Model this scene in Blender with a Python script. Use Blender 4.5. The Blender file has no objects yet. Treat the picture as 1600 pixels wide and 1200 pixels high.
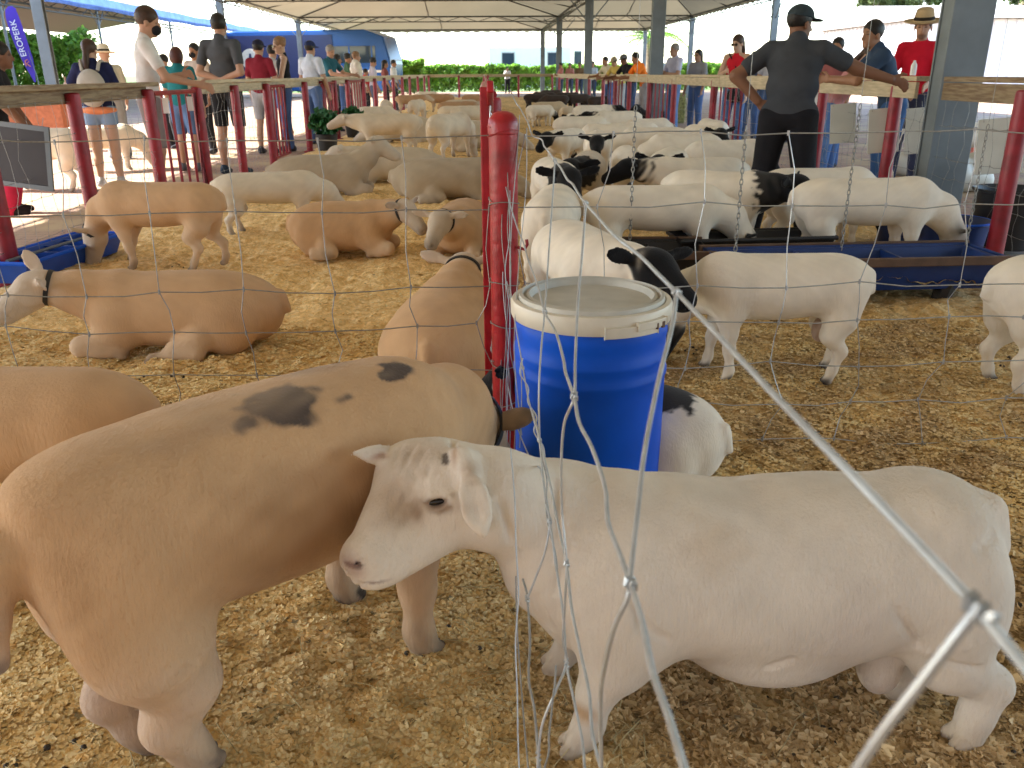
import bpy, math, random
import numpy as np
from mathutils import Vector, Matrix, Euler

C = bpy.context.scene.collection
SC = bpy.context.scene
random.seed(4)
RNG = np.random.default_rng(7)
R = math.radians

# ------------------------------------------------------------------ camera
FPX, CAM_H = 1300.0, 1.17
_p, _y, _r = R(20.5), R(1.5), R(0.4)
FW = np.array([math.sin(_y)*math.cos(_p), math.cos(_y)*math.cos(_p), -math.sin(_p)])
_rt = np.array([math.cos(_y), -math.sin(_y), 0.0])
_up = np.cross(_rt, FW)
RT = math.cos(_r)*_rt - math.sin(_r)*_up
UP = math.cos(_r)*_up + math.sin(_r)*_rt
cam_d = bpy.data.cameras.new('camera')
cam = bpy.data.objects.new('camera', cam_d); C.objects.link(cam)
cam.matrix_world = Matrix(((RT[0], UP[0], -FW[0], 0), (RT[1], UP[1], -FW[1], 0), (RT[2], UP[2], -FW[2], CAM_H), (0, 0, 0, 1)))
cam_d.sensor_width = 36; cam_d.lens = 36*FPX/1600
cam_d.clip_start = 0.02; cam_d.clip_end = 3000
cam_d.dof.use_dof = True; cam_d.dof.focus_distance = 2.2; cam_d.dof.aperture_fstop = 11.0
SC.camera = cam

# ------------------------------------------------------------------ world, sun, exposure
SUN_EL, SUN_AZ = R(36), R(-84)          # azimuth clockwise from +Y
w = bpy.data.worlds.new("World"); SC.world = w; w.use_nodes = True
nt = w.node_tree; bg = nt.nodes['Background']
sky = nt.nodes.new('ShaderNodeTexSky'); sky.sky_type = 'NISHITA'; sky.sun_disc = False
sky.sun_elevation = SUN_EL; sky.sun_rotation = SUN_AZ % (2*math.pi)
sky.air_density = 1.0; sky.dust_density = 0.6; sky.ozone_density = 1.0
nt.links.new(sky.outputs[0], bg.inputs[0]); bg.inputs[1].default_value = 0.15
sl = bpy.data.lights.new('sun', 'SUN'); sl.energy = 5.0; sl.angle = R(0.53); sl.color = (1.0, 0.95, 0.87)
so = bpy.data.objects.new('sun', sl); C.objects.link(so)
sd = Vector((math.sin(SUN_AZ)*math.cos(SUN_EL), math.cos(SUN_AZ)*math.cos(SUN_EL), math.sin(SUN_EL)))
so.rotation_euler = sd.to_track_quat('Z', 'Y').to_euler(); so.location = (0, 0, 30)
SC.view_settings.view_transform = 'Standard'; SC.view_settings.look = 'None'
SC.view_settings.exposure = 2.42; SC.view_settings.gamma = 1.0

# ------------------------------------------------------------------ materials
def mat(name, col, rough=0.6, metal=0.0, var=0.0, vscale=8.0, bump=0.0, bscale=60.0, trans=0.0, sheen=0.0, attr=None, col2=None, spec=0.5, detail=6, stretch=None):
    m = bpy.data.materials.new(name); m.use_nodes = True
    n = m.node_tree.nodes; l = m.node_tree.links; b = n['Principled BSDF']
    b.inputs['Base Color'].default_value = (*col, 1); b.inputs['Roughness'].default_value = rough
    b.inputs['Metallic'].default_value = metal; b.inputs['Specular IOR Level'].default_value = spec
    if sheen: b.inputs['Sheen Weight'].default_value = sheen; b.inputs['Sheen Roughness'].default_value = 0.5
    tc = n.new('ShaderNodeTexCoord'); vec = tc.outputs['Object']
    if stretch:
        mp = n.new('ShaderNodeMapping'); mp.inputs['Scale'].default_value = stretch; l.new(vec, mp.inputs[0]); vec = mp.outputs[0]
    out = None
    if attr:
        a = n.new('ShaderNodeAttribute'); a.attribute_name = attr; out = a.outputs['Color']
    if var > 0 or col2:
        nz = n.new('ShaderNodeTexNoise'); nz.inputs['Scale'].default_value = vscale; nz.inputs['Detail'].default_value = detail
        l.new(vec, nz.inputs['Vector'])
        if col2:
            rp = n.new('ShaderNodeValToRGB'); rp.color_ramp.elements[0].position = 0.38; rp.color_ramp.elements[1].position = 0.62
            rp.color_ramp.elements[0].color = (*col, 1); rp.color_ramp.elements[1].color = (*col2, 1)
            l.new(nz.outputs[0], rp.inputs[0]); out = rp.outputs[0]
        else:
            mr = n.new('ShaderNodeMapRange'); mr.inputs[1].default_value = 0.3; mr.inputs[2].default_value = 0.7
            mr.inputs[3].default_value = 1-var; mr.inputs[4].default_value = 1+var; l.new(nz.outputs[0], mr.inputs[0])
            mx = n.new('ShaderNodeMix'); mx.data_type = 'RGBA'; mx.blend_type = 'MULTIPLY'; mx.inputs[0].default_value = 1
            if out is not None: l.new(out, mx.inputs[6])
            else: mx.inputs[6].default_value = (*col, 1)
            l.new(mr.outputs[0], mx.inputs[7]); out = mx.outputs[2]
    if out is not None: l.new(out, b.inputs['Base Color'])
    if bump > 0:
        nb = n.new('ShaderNodeTexNoise'); nb.inputs['Scale'].default_value = bscale; nb.inputs['Detail'].default_value = 5
        l.new(vec, nb.inputs['Vector'])
        bp = n.new('ShaderNodeBump'); bp.inputs['Strength'].default_value = 1.0; bp.inputs['Distance'].default_value = bump
        l.new(nb.outputs[0], bp.inputs['Height']); l.new(bp.outputs[0], b.inputs['Normal'])
    if trans > 0:
        o = n['Material Output']; t = n.new('ShaderNodeBsdfTranslucent'); ms = n.new('ShaderNodeMixShader')
        t.inputs[0].default_value = (*col, 1)
        if out is not None: l.new(out, t.inputs[0])
        ms.inputs[0].default_value = trans; l.new(b.outputs[0], ms.inputs[1]); l.new(t.outputs[0], ms.inputs[2]); l.new(ms.outputs[0], o.inputs[0])
    return m

M = {}
M['steel'] = mat('galvanised_steel', (0.16, 0.19, 0.21), 0.45, 0.4, 0.18, 3.0, 0.0005, 90)
M['dark_steel'] = mat('dark_truss_steel', (0.06, 0.06, 0.055), 0.5, 0.3, 0.2, 5)
M['red'] = mat('red_gloss_paint', (0.34, 0.008, 0.016), 0.33, 0, 0.4, 14, 0.002, 45)
M['red_dull'] = mat('red_dull_paint', (0.27, 0.012, 0.024), 0.45, 0, 0.35, 9, 0.0006, 60)
M['wood'] = mat('weathered_board', (0.33, 0.25, 0.15), 0.75, 0, 0, 5, 0.002, 30, col2=(0.20, 0.13, 0.075), stretch=(12, 1.2, 12))
M['wood_pale'] = mat('pale_board', (0.50, 0.41, 0.27), 0.7, 0, 0.22, 5, 0.001, 30, stretch=(10, 1.0, 10))
M['wood_brown'] = mat('brown_timber', (0.11, 0.06, 0.035), 0.7, 0, 0.3, 9, 0.001, 40)
M['wire'] = mat('zinc_wire', (0.42, 0.44, 0.46), 0.38, 0.45, 0.15, 60)
M['wire_old'] = mat('old_zinc_wire', (0.27, 0.265, 0.25), 0.5, 0.4, 0.2, 60)
M['blue'] = mat('blue_plastic', (0.001, 0.088, 0.60), 0.48, 0, 0.22, 3.5, 0.0007, 14, spec=0.25)
M['blue_trough'] = mat('blue_trough_plastic', (0.006, 0.065, 0.36), 0.42, 0, 0.2, 7, 0.0006, 30)
M['blue_dark'] = mat('dark_blue_plastic', (0.006, 0.032, 0.15), 0.4, 0, 0.2, 6)
M['black'] = mat('black_rubber', (0.012, 0.012, 0.014), 0.5, 0, 0.2, 10)
M['cream'] = mat('cream_plastic', (0.66, 0.60, 0.49), 0.42, 0, 0.10, 9, 0.0004, 30)
M['lid'] = mat('grey_lid_plastic', (0.50, 0.48, 0.42), 0.5, 0, 0.12, 12, 0.0004, 40)
M['white'] = mat('white_plastic', (0.62, 0.62, 0.56), 0.5, 0, 0.08, 5)
M['canvas'] = mat('tent_canvas', (0.235, 0.205, 0.135), 0.7, 0, 0.06, 0.7, trans=0.22)
M['canvas_blue'] = mat('blue_valance_canvas', (0.10, 0.20, 0.52), 0.6, 0, 0.2, 3, trans=0.3)
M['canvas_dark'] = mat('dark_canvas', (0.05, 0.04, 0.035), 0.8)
M['leaf'] = mat('hedge_leaf', (0.17, 0.34, 0.04), 0.5, 0, 0.5, 3.0, trans=0.45)
M['leaf_dark'] = mat('plant_leaf', (0.03, 0.13, 0.04), 0.45, 0, 0.4, 9, trans=0.25)
M['leaf_grey'] = mat('eucalyptus_leaf', (0.10, 0.14, 0.05), 0.55, 0, 0.5, 1.0, trans=0.3)
M['bark'] = mat('bark', (0.20, 0.16, 0.11), 0.85, 0, 0.3, 6, 0.004, 20)
M['hay'] = mat('hay', (0.25, 0.24, 0.09), 0.9, 0, 0.5, 30, 0.01, 60)
M['wall_white'] = mat('white_sheet_wall', (0.72, 0.74, 0.78), 0.6, 0, 0.04, 2)
M['wall_grey'] = mat('grey_roof_sheet', (0.45, 0.42, 0.40), 0.6, 0, 0.1, 2)
M['brick_red'] = mat('red_brick_wall', (0.40, 0.13, 0.06), 0.85, 0, 0.2, 20, 0.002, 60)
M['bus_blue'] = mat('bus_blue_paint', (0.02, 0.09, 0.30), 0.25, 0.1, 0.1, 1)
M['navy'] = mat('navy_paint', (0.012, 0.02, 0.08), 0.3, 0.0, 0.1, 1)
M['glass'] = mat('dark_glass', (0.02, 0.035, 0.055), 0.08, 0, spec=0.8)
M['purple'] = mat('purple_banner_cloth', (0.09, 0.04, 0.48), 0.6, 0, 0.1, 2, trans=0.2)
M['white_cloth'] = mat('white_print', (0.8, 0.8, 0.82), 0.7)
M['orange_print'] = mat('orange_print', (0.7, 0.22, 0.12), 0.7)
M['slate'] = mat('slate_panel', (0.022, 0.026, 0.036), 0.4, 0, 0.2, 3)
M['grass'] = mat('far_grass', (0.09, 0.15, 0.03), 0.9, 0, 0.3, 0.5)
M['salmon'] = mat('salmon_plastic', (0.75, 0.20, 0.14), 0.5)
M['chip'] = mat('wood_shaving', (1, 1, 1), 0.85, attr='Col', trans=0.0, spec=0.2)
M['coat'] = mat('short_fleece', (1, 1, 1), 0.85, 0, 0.05, 9, 0.0018, 1, attr='Col', sheen=0.08, spec=0.15)
for _q in M['coat'].node_tree.nodes:      # sheared fleece: fine upright ribs
    if _q.type == 'TEX_NOISE' and _q.inputs['Scale'].default_value == 1: _q.inputs['Scale'].default_value = 1; _mp = M['coat'].node_tree.nodes.new('ShaderNodeMapping'); _mp.inputs['Scale'].default_value = (150, 150, 30); M['coat'].node_tree.links.new(_q.inputs['Vector'].links[0].from_socket, _mp.inputs[0]); M['coat'].node_tree.links.new(_mp.outputs[0], _q.inputs['Vector'])
M['eye'] = mat('dark_eye', (0.012, 0.009, 0.008), 0.12, spec=0.7)
M['collar'] = mat('black_collar_webbing', (0.015, 0.015, 0.017), 0.6, 0, 0.2, 40)

# ------------------------------------------------------------------ mesh helpers
class MB:
    def __init__(s): s.v = []; s.f = []
    def add(s, v, f):
        o = len(s.v); s.v += [tuple(map(float, q)) for q in v]; s.f += [tuple(i+o for i in q) for q in f]
    def box(s, c, d, rot=None):
        hx, hy, hz = d[0]/2, d[1]/2, d[2]/2
        vs = [Vector((x, y, z)) for x in (-hx, hx) for y in (-hy, hy) for z in (-hz, hz)]
        if rot is not None: vs = [rot @ q for q in vs]
        s.add([(q[0]+c[0], q[1]+c[1], q[2]+c[2]) for q in vs], [(0, 1, 3, 2), (4, 6, 7, 5), (0, 4, 5, 1), (2, 3, 7, 6), (0, 2, 6, 4), (1, 5, 7, 3)])
    def tube(s, pts, r, n=8, cap=True, closed=False):
        P = [np.array(p, float) for p in pts]; m = len(P)
        rs = list(r) if isinstance(r, (list, tuple)) else [r]*m
        ref = None; vs = []; fs = []
        for i in range(m):
            if closed: t = P[(i+1) % m]-P[i-1]
            else: t = P[min(i+1, m-1)]-P[max(i-1, 0)]
            t = t/(np.linalg.norm(t)+1e-12)
            if ref is None: ref = np.array([0, 0, 1.]) if abs(t[2]) < .9 else np.array([1., 0, 0])
            u = ref-t*(ref@t); u /= np.linalg.norm(u)+1e-12; ref = u; q = np.cross(t, u)
            for k in range(n):
                a = 2*math.pi*k/n; vs.append(P[i]+rs[i]*(u*math.cos(a)+q*math.sin(a)))
        for i in range(m if closed else m-1):
            j = (i+1) % m
            for k in range(n): fs.append((i*n+k, i*n+(k+1) % n, j*n+(k+1) % n, j*n+k))
        if cap and not closed: fs.append(tuple(range(n))[::-1]); fs.append(tuple((m-1)*n+k for k in range(n)))
        s.add(vs, fs)
    def lathe(s, prof, c=(0, 0, 0), n=48, sx=1, sy=1):
        vs = [(c[0]+r*sx*math.cos(2*math.pi*k/n), c[1]+r*sy*math.sin(2*math.pi*k/n), c[2]+z) for r, z in prof for k in range(n)]
        fs = [(i*n+k, i*n+(k+1) % n, (i+1)*n+(k+1) % n, (i+1)*n+k) for i in range(len(prof)-1) for k in range(n)]
        s.add(vs, fs)
    def sheet(s, pts, fs, th, nrm):      # thin solid from a set of points
        n = len(pts); nv = Vector(nrm)*th
        s.add([tuple(p) for p in pts]+[tuple(Vector(p)+nv) for p in pts], [tuple(f) for f in fs]+[tuple(i+n for i in f[::-1]) for f in fs])
        if len(fs) == 1: s.add([tuple(p) for p in pts]+[tuple(Vector(p)+nv) for p in pts], [(i, (i+1) % n, (i+1) % n+n, i+n) for i in range(n)])

def obj(name, mb, m, parent=None, smooth=True, loc=(0, 0, 0), bevel=0, cols=None):
    me = bpy.data.meshes.new(name)
    if isinstance(mb, MB): me.from_pydata(mb.v, [], mb.f)
    else:
        V, F = mb; fast_mesh(me, V, F)
    me.update(); me.materials.append(m)
    if smooth:
        me.shade_smooth()
        if isinstance(mb, MB):
            try: me.set_sharp_from_angle(angle=R(38))
            except Exception: pass
    if cols is not None:
        a = me.color_attributes.new('Col', 'FLOAT_COLOR', 'POINT')
        c4 = np.ones((len(cols), 4), np.float32); c4[:, :3] = cols; a.data.foreach_set('color', c4.ravel())
    o = bpy.data.objects.new(name, me); C.objects.link(o); o.location = loc
    if parent is not None: o.parent = parent
    if bevel:
        b = o.modifiers.new('bevel', 'BEVEL'); b.width = bevel; b.segments = 2; b.limit_method = 'ANGLE'
    return o
def fast_mesh(me, V, F):
    F = np.asarray(F, np.int32); k = F.shape[1]
    me.vertices.add(len(V)); me.vertices.foreach_set('co', np.asarray(V, np.float32).ravel())
    me.loops.add(F.size); me.loops.foreach_set('vertex_index', F.ravel())
    me.polygons.add(len(F)); me.polygons.foreach_set('loop_start', np.arange(0, F.size, k, dtype=np.int32))
    me.polygons.foreach_set('loop_total', np.full(len(F), k, np.int32)); me.update(calc_edges=True)
def tag(o, label=None, cat=None, group=None, kind=None):
    if label: o['label'] = label
    if cat: o['category'] = cat
    if group: o['group'] = group
    if kind: o['kind'] = kind
    return o
def thing(name, label, cat, loc=(0, 0, 0), rotz=0, group=None):
    o = bpy.data.objects.new(name, None); o.empty_display_size = .2; C.objects.link(o)
    o.location = loc; o.rotation_euler = (0, 0, rotz)
    return tag(o, label, cat, group)
def dup(root, loc, rotz, label, group=None, scale=None):
    r = root.copy(); C.objects.link(r); r.location = loc; r.rotation_euler = (0, 0, rotz); r['label'] = label
    if group: r['group'] = group
    if scale: r.scale = scale if not isinstance(scale, (int, float)) else (scale,)*3
    for ch in list(root.children):
        c = ch.copy(); C.objects.link(c); c.parent = r
        for g in list(ch.children):
            d = g.copy(); C.objects.link(d); d.parent = c
    return r
def smooth_noise(x, y, seed, scale):
    r = np.random.default_rng(seed); o = np.zeros_like(x)
    for _ in range(10):
        a = r.uniform(0, 2*np.pi); k = 2*np.pi/scale*r.uniform(.5, 1.8); o += np.sin(k*(x*np.cos(a)+y*np.sin(a))+r.uniform(0, 6.3))
    return o/3.2
def gh(x, y):
    x = np.asarray(x, float); y = np.asarray(y, float)
    return 0.010*smooth_noise(x, y, 1, .5)+0.0075*smooth_noise(x, y, 2, .15)*(1+.6*smooth_noise(x, y, 6, .7))+0.010*smooth_noise(x, y, 3, 1.3)
# ------------------------------------------------------------------ smooth implicit bodies
def _n(v): v = np.array(v, float); return v/(np.linalg.norm(v)+1e-12)
def frame(f, u=(0, 0, 1)):
    f = _n(f); u = np.array(u, float); u = _n(u-f*(u@f)); return np.array([f, np.cross(u, f), u])   # rows: forward, left, up
class Sdf:
    def __init__(s): s.p = []
    def ell(s, c, r, fr=None, k=.03, op=1, col=None): s.p.append(('e', np.array(c, float), np.array(r, float), np.eye(3) if fr is None else fr, k, op, col)); return s
    def cone(s, a, b, ra, rb, k=.03, op=1, col=None): s.p.append(('c', np.array(a, float), np.array(b, float), ra, rb, k, op, col)); return s
    def chain(s, pts, rad, k=.03, col=None, op=1):
        for i in range(len(pts)-1): s.cone(pts[i], pts[i+1], rad[i], rad[i+1], k, op, col)
    def plane(s, c, n, op=-1, k=.01): s.p.append(('p', np.array(c, float), _n(n), None, k, op, None))
    @staticmethod
    def ev(p, X, Y, Z):
        if p[0] == 'e':
            c, r, Q = p[1], p[2], p[3]; dx, dy, dz = X-c[0], Y-c[1], Z-c[2]
            u = [(Q[i, 0]*dx+Q[i, 1]*dy+Q[i, 2]*dz) for i in range(3)]
            k0 = np.sqrt(sum((u[i]/r[i])**2 for i in range(3)))
            k1 = np.sqrt(sum((u[i]/r[i]**2)**2 for i in range(3)))+1e-9
            return k0*(k0-1)/k1
        if p[0] == 'p':
            c, n = p[1], p[2]; return (X-c[0])*n[0]+(Y-c[1])*n[1]+(Z-c[2])*n[2]
        a, b, ra, rb = p[1], p[2], p[3], p[4]; ab = b-a; L2 = ab@ab+1e-12
        dx, dy, dz = X-a[0], Y-a[1], Z-a[2]
        t = np.clip((dx*ab[0]+dy*ab[1]+dz*ab[2])/L2, 0, 1)
        return np.sqrt((dx-t*ab[0])**2+(dy-t*ab[1])**2+(dz-t*ab[2])**2)-(ra+(rb-ra)*t)
    def f(s, P):
        A = 1.0
        for p in s.p:
            k, op = (p[5], p[6]) if p[0] == 'c' else (p[4], p[5]); d = float(s.ev(p, *P)); kk = max(k, 1e-4)
            if op == 1: hh = min(1, max(0, .5+.5*(A-d)/kk)); A = A+(d-A)*hh-kk*hh*(1-hh)
            else: d = -d; hh = min(1, max(0, .5-.5*(A-d)/kk)); A = A+(d-A)*hh+kk*hh*(1-hh)
        return A
    def hit(s, o, d, t0, t1=3.0):
        t = t0
        for _ in range(90):
            v = s.f(o+d*t)
            if v < .0004 or t > t1: break
            t += max(.0005, v*.6)
        return o+d*t
    def bounds(s, p):
        if p[0] == 'e':
            e = np.abs(p[3].T)@p[2]; e = np.minimum(e, p[2].max()); return p[1]-e, p[1]+e
        if p[0] == 'p': return None
        return np.minimum(p[1]-p[3], p[2]-p[4]), np.maximum(p[1]+p[3], p[2]+p[4])
    def mesh(s, h, zmin=None):
        bb = [s.bounds(p) for p in s.p if (p[5 if p[0] != 'c' else 6] == 1)]
        bb = [q for q in bb if q is not None]
        lo = np.min([q[0] for q in bb], 0)-2*h-.01; hi = np.max([q[1] for q in bb], 0)+2*h+.01
        if zmin is not None: lo[2] = max(lo[2], zmin)
        ax = [np.arange(lo[i], hi[i]+h, h, dtype=np.float32) for i in range(3)]
        Fd = np.full([len(a) for a in ax], 1.0, np.float32)
        for p in s.p:
            k, op = (p[5], p[6]) if p[0] == 'c' else (p[4], p[5])
            b = s.bounds(p)
            if b is None: sl = [slice(0, len(a)) for a in ax]
            else:
                m = k+2.5*h
                sl = [slice(max(0, int((b[0][i]-m-lo[i])/h)), min(len(ax[i]), int((b[1][i]+m-lo[i])/h)+2)) for i in range(3)]
                if any(q.stop <= q.start for q in sl): continue
            X = ax[0][sl[0]][:, None, None]; Y = ax[1][sl[1]][None, :, None]; Z = ax[2][sl[2]][None, None, :]
            d = s.ev(p, X, Y, Z).astype(np.float32); A = Fd[sl[0], sl[1], sl[2]]
            kk = max(k, 1e-4)
            if op == 1:
                hh = np.clip(.5+.5*(A-d)/kk, 0, 1); A[...] = A+(d-A)*hh-kk*hh*(1-hh)
            else:
                d = -d; hh = np.clip(.5-.5*(A-d)/kk, 0, 1); A[...] = A+(d-A)*hh+kk*hh*(1-hh)
        V, Q = nets(Fd, h, lo); return V, Q
    def colors(s, V, soft=.012, jitter=.0, seed=0):
        V = V.astype(float); W = np.zeros(len(V)); Cc = np.zeros((len(V), 3)); best = np.full(len(V), 9.)
        jit = jitter*(smooth_noise(V[:, 0]*3+V[:, 2]*2, V[:, 1]*3-V[:, 2], seed+5, .25)) if jitter else 0
        D = []
        for p in s.p:
            op, col = (p[6], p[7]) if p[0] == 'c' else (p[5], p[6])
            if col is None or op != 1: continue
            d = s.ev(p, V[:, 0], V[:, 1], V[:, 2])+(jit if sum(col) < .5 else 0); D.append((d, col)); best = np.minimum(best, d)
        for d, col in D:
            ww = np.exp(-(d-best)/soft); W += ww; Cc += ww[:, None]*np.array(col)
        return Cc/W[:, None]
def nets(Fd, h, lo):
    S = Fd < 0
    a = np.zeros(tuple(n-1 for n in Fd.shape), np.uint8)
    off = [(i, j, k) for i in (0, 1) for j in (0, 1) for k in (0, 1)]
    n0, n1, n2 = a.shape
    for i, j, k in off: a += S[i:n0+i, j:n1+j, k:n2+k]
    I, J, K = np.nonzero((a > 0) & (a < 8))
    val = np.stack([Fd[I+i, J+j, K+k] for i, j, k in off], 1)
    P = np.zeros((len(I), 3)); cnt = np.zeros(len(I)); offa = np.array(off, float)
    for e0 in range(8):
        for bit in (1, 2, 4):
            e1 = e0 | bit
            if e1 == e0: continue
            v0, v1 = val[:, e0], val[:, e1]; m = (v0 < 0) != (v1 < 0)
            t = np.where(m, v0/np.where(m, v0-v1, 1), 0)
            P += m[:, None]*(offa[e0]+(offa[e1]-offa[e0])*t[:, None]); cnt += m
    P = P/cnt[:, None]+np.stack([I, J, K], 1)
    V = P*h+lo
    idx = np.full(a.shape, -1, np.int32); idx[I, J, K] = np.arange(len(I))
    Q = []
    for ax_ in range(3):
        s0 = [slice(None)]*3; s1 = [slice(None)]*3; s0[ax_] = slice(0, -1); s1[ax_] = slice(1, None)
        ch = S[tuple(s0)] != S[tuple(s1)]
        e = np.argwhere(ch); b, c = [q for q in range(3) if q != ax_]
        e = e[(e[:, b] > 0) & (e[:, c] > 0) & (e[:, b] < Fd.shape[b]-1) & (e[:, c] < Fd.shape[c]-1)]
        def g(db, dc):
            q = e.copy(); q[:, b] -= db; q[:, c] -= dc; return idx[q[:, 0], q[:, 1], q[:, 2]]
        q4 = np.stack([g(1, 1), g(0, 1), g(0, 0), g(1, 0)], 1)
        neg = S[e[:, 0], e[:, 1], e[:, 2]]
        flip = neg if ax_ != 1 else ~neg
        q4[~flip] = q4[~flip][:, ::-1]
        Q.append(q4[(q4 >= 0).all(1)])
    return V, np.concatenate(Q)

# ------------------------------------------------------------------ sheep
TAN, TANL, WHT, CRM, BLK, GRY, HOOF, PINK = (.58, .365, .20), (.66, .48, .32), (.82, .74, .62), (.62, .50, .37), (.010, .010, .012), (.33, .25, .18), (.05, .042, .036), (.42, .22, .17)
def s_head(s, poll, f, size, col, nosecol=None, up=(0, 0, 1), ears=((0, 1, .1), (0, 1, .1)), earcol=None, hi=False, earlen=.105, innercol=None):
    """poll: top of the head; f: direction to the muzzle. ears: (forward, outward, up) for left and right"""
    Q = frame(f, up); F_, S_, U_ = Q; z = size
    P = lambda a, b, c: np.array(poll)+z*(a*F_+b*S_+c*U_)
    nosecol = nosecol or col; earcol = earcol or col
    s.ell(P(.03, 0, -.045), z*np.array((.075, .060, .060)), Q, .03*z, col=col)
    s.cone(P(.05, 0, -.045), P(.20, 0, -.066), .058*z, .039*z, .03*z, col=col)
    s.cone(P(.03, 0, -.030), P(.17, 0, -.042), .034*z, .024*z, .02*z, col=col)
    s.ell(P(.215, 0, -.072), z*np.array((.034, .039, .038)), Q, .02*z, col=nosecol)
    s.cone(P(.03, 0, -.090), P(.19, 0, -.097), .044*z, .024*z, .02*z, col=col)
    for b in (1, -1):
        s.ell(P(.075, b*.036, -.030), z*np.array((.032, .017, .016)), Q, .015*z, col=col)
        s.ell(P(.05, b*.040, -.080), z*np.array((.045, .020, .030)), Q, .02*z, col=col)
        e = ears[0 if b == 1 else 1]
        ed = _n(e[0]*F_+b*e[1]*S_+e[2]*U_) if len(e) == 3 else _n(e[1:]); base = P(-.005, b*.056, -.036)
        EQ = frame(ed, U_ if abs(ed@U_) < .6 else F_)      # rows: along, thin?, wide
        el = earlen*z
        s.cone(base-ed*.01*z, base+ed*.03*z, .020*z, .017*z, .015*z, col=earcol)
        thin = np.array([EQ[0], EQ[2], EQ[1]])
        s.ell(base+ed*(.02*z+el*.5), (el*.55, .030*z, .0095*z), thin, .010*z, col=earcol)
        nb = EQ[1] if EQ[1]@(np.array(F_)+.3*U_) > 0 else -EQ[1]
        s.ell(base+ed*(.025*z+el*.5)+nb*.012*z, (el*.40, .020*z, .008*z), thin, .006*z, op=-1)
        if hi:
            s.ell(P(.083, b*.0555, -.047), z*np.array((.017, .010, .008)), Q, .006*z, op=-1)
            s.cone(P(.064, b*.050, -.035), P(.100, b*.046, -.038), .008*z, .006*z, .007*z, col=col)
            s.cone(P(.068, b*.053, -.057), P(.100, b*.047, -.055), .006*z, .004*z, .007*z, col=col)
        s.cone(P(.232, b*.014, -.056), P(.238, b*.024, -.066), .0055*z, .004*z, .006*z, op=-1)
        s.cone(P(.244, b*.006, -.083), P(.20, b*.030, -.086), .0035*z, .003*z, .005*z, op=-1)
        s.cone(P(.20, b*.030, -.086), P(.165, b*.036, -.076), .003*z, .002*z, .004*z, op=-1)
    return [P(.083, b*.044, -.046) for b in (1, -1)], .0115*z, P
def s_body(s, st, col, k=.05, rx=.075):
    """stations (x, y, z, halfwidth, halfheight) along the spine, splined and laid down densely"""
    st = np.array([list(q) for q in st], float); n = len(st)
    seg = np.linalg.norm(np.diff(st[:, :3], axis=0), axis=1)
    e = np.vstack([2*st[0]-st[1], st, 2*st[-1]-st[-2]]); out = []
    for i in range(n-1):
        m = max(1, int(round(seg[i]/.018)))
        for j in range(m):
            t = j/m; p0, p1, p2, p3 = e[i:i+4]
            out.append(.5*(2*p1+(p2-p0)*t+(2*p0-5*p1+4*p2-p3)*t*t+(3*p1-p0-3*p2+p3)*t**3))
    out.append(st[-1])
    for i, q in enumerate(out):
        t = out[min(i+1, len(out)-1)][:3]-out[max(i-1, 0)][:3]
        s.ell(q[:3], (rx, q[3], q[4]), frame(t), k if i == 0 else .008, col=col)
def s_leg(s, pts, rad, col, hoof=True, k=.03, toe=(1, 0, 0), hs=1.0, hoofcol=HOOF):
    s.chain(pts, rad, k, col)
    if hoof:
        t = _n((toe[0], toe[1], 0)); sd = np.array([-t[1], t[0], 0]); e = np.array(pts[-1], float)
        for b in (1, -1):
            s.ell(e+sd*b*.013*hs+t*.010*hs-np.array([0, 0, .012*hs]), np.array((.026, .013, .018))*hs, frame(t), .006, col=hoofcol)
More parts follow.
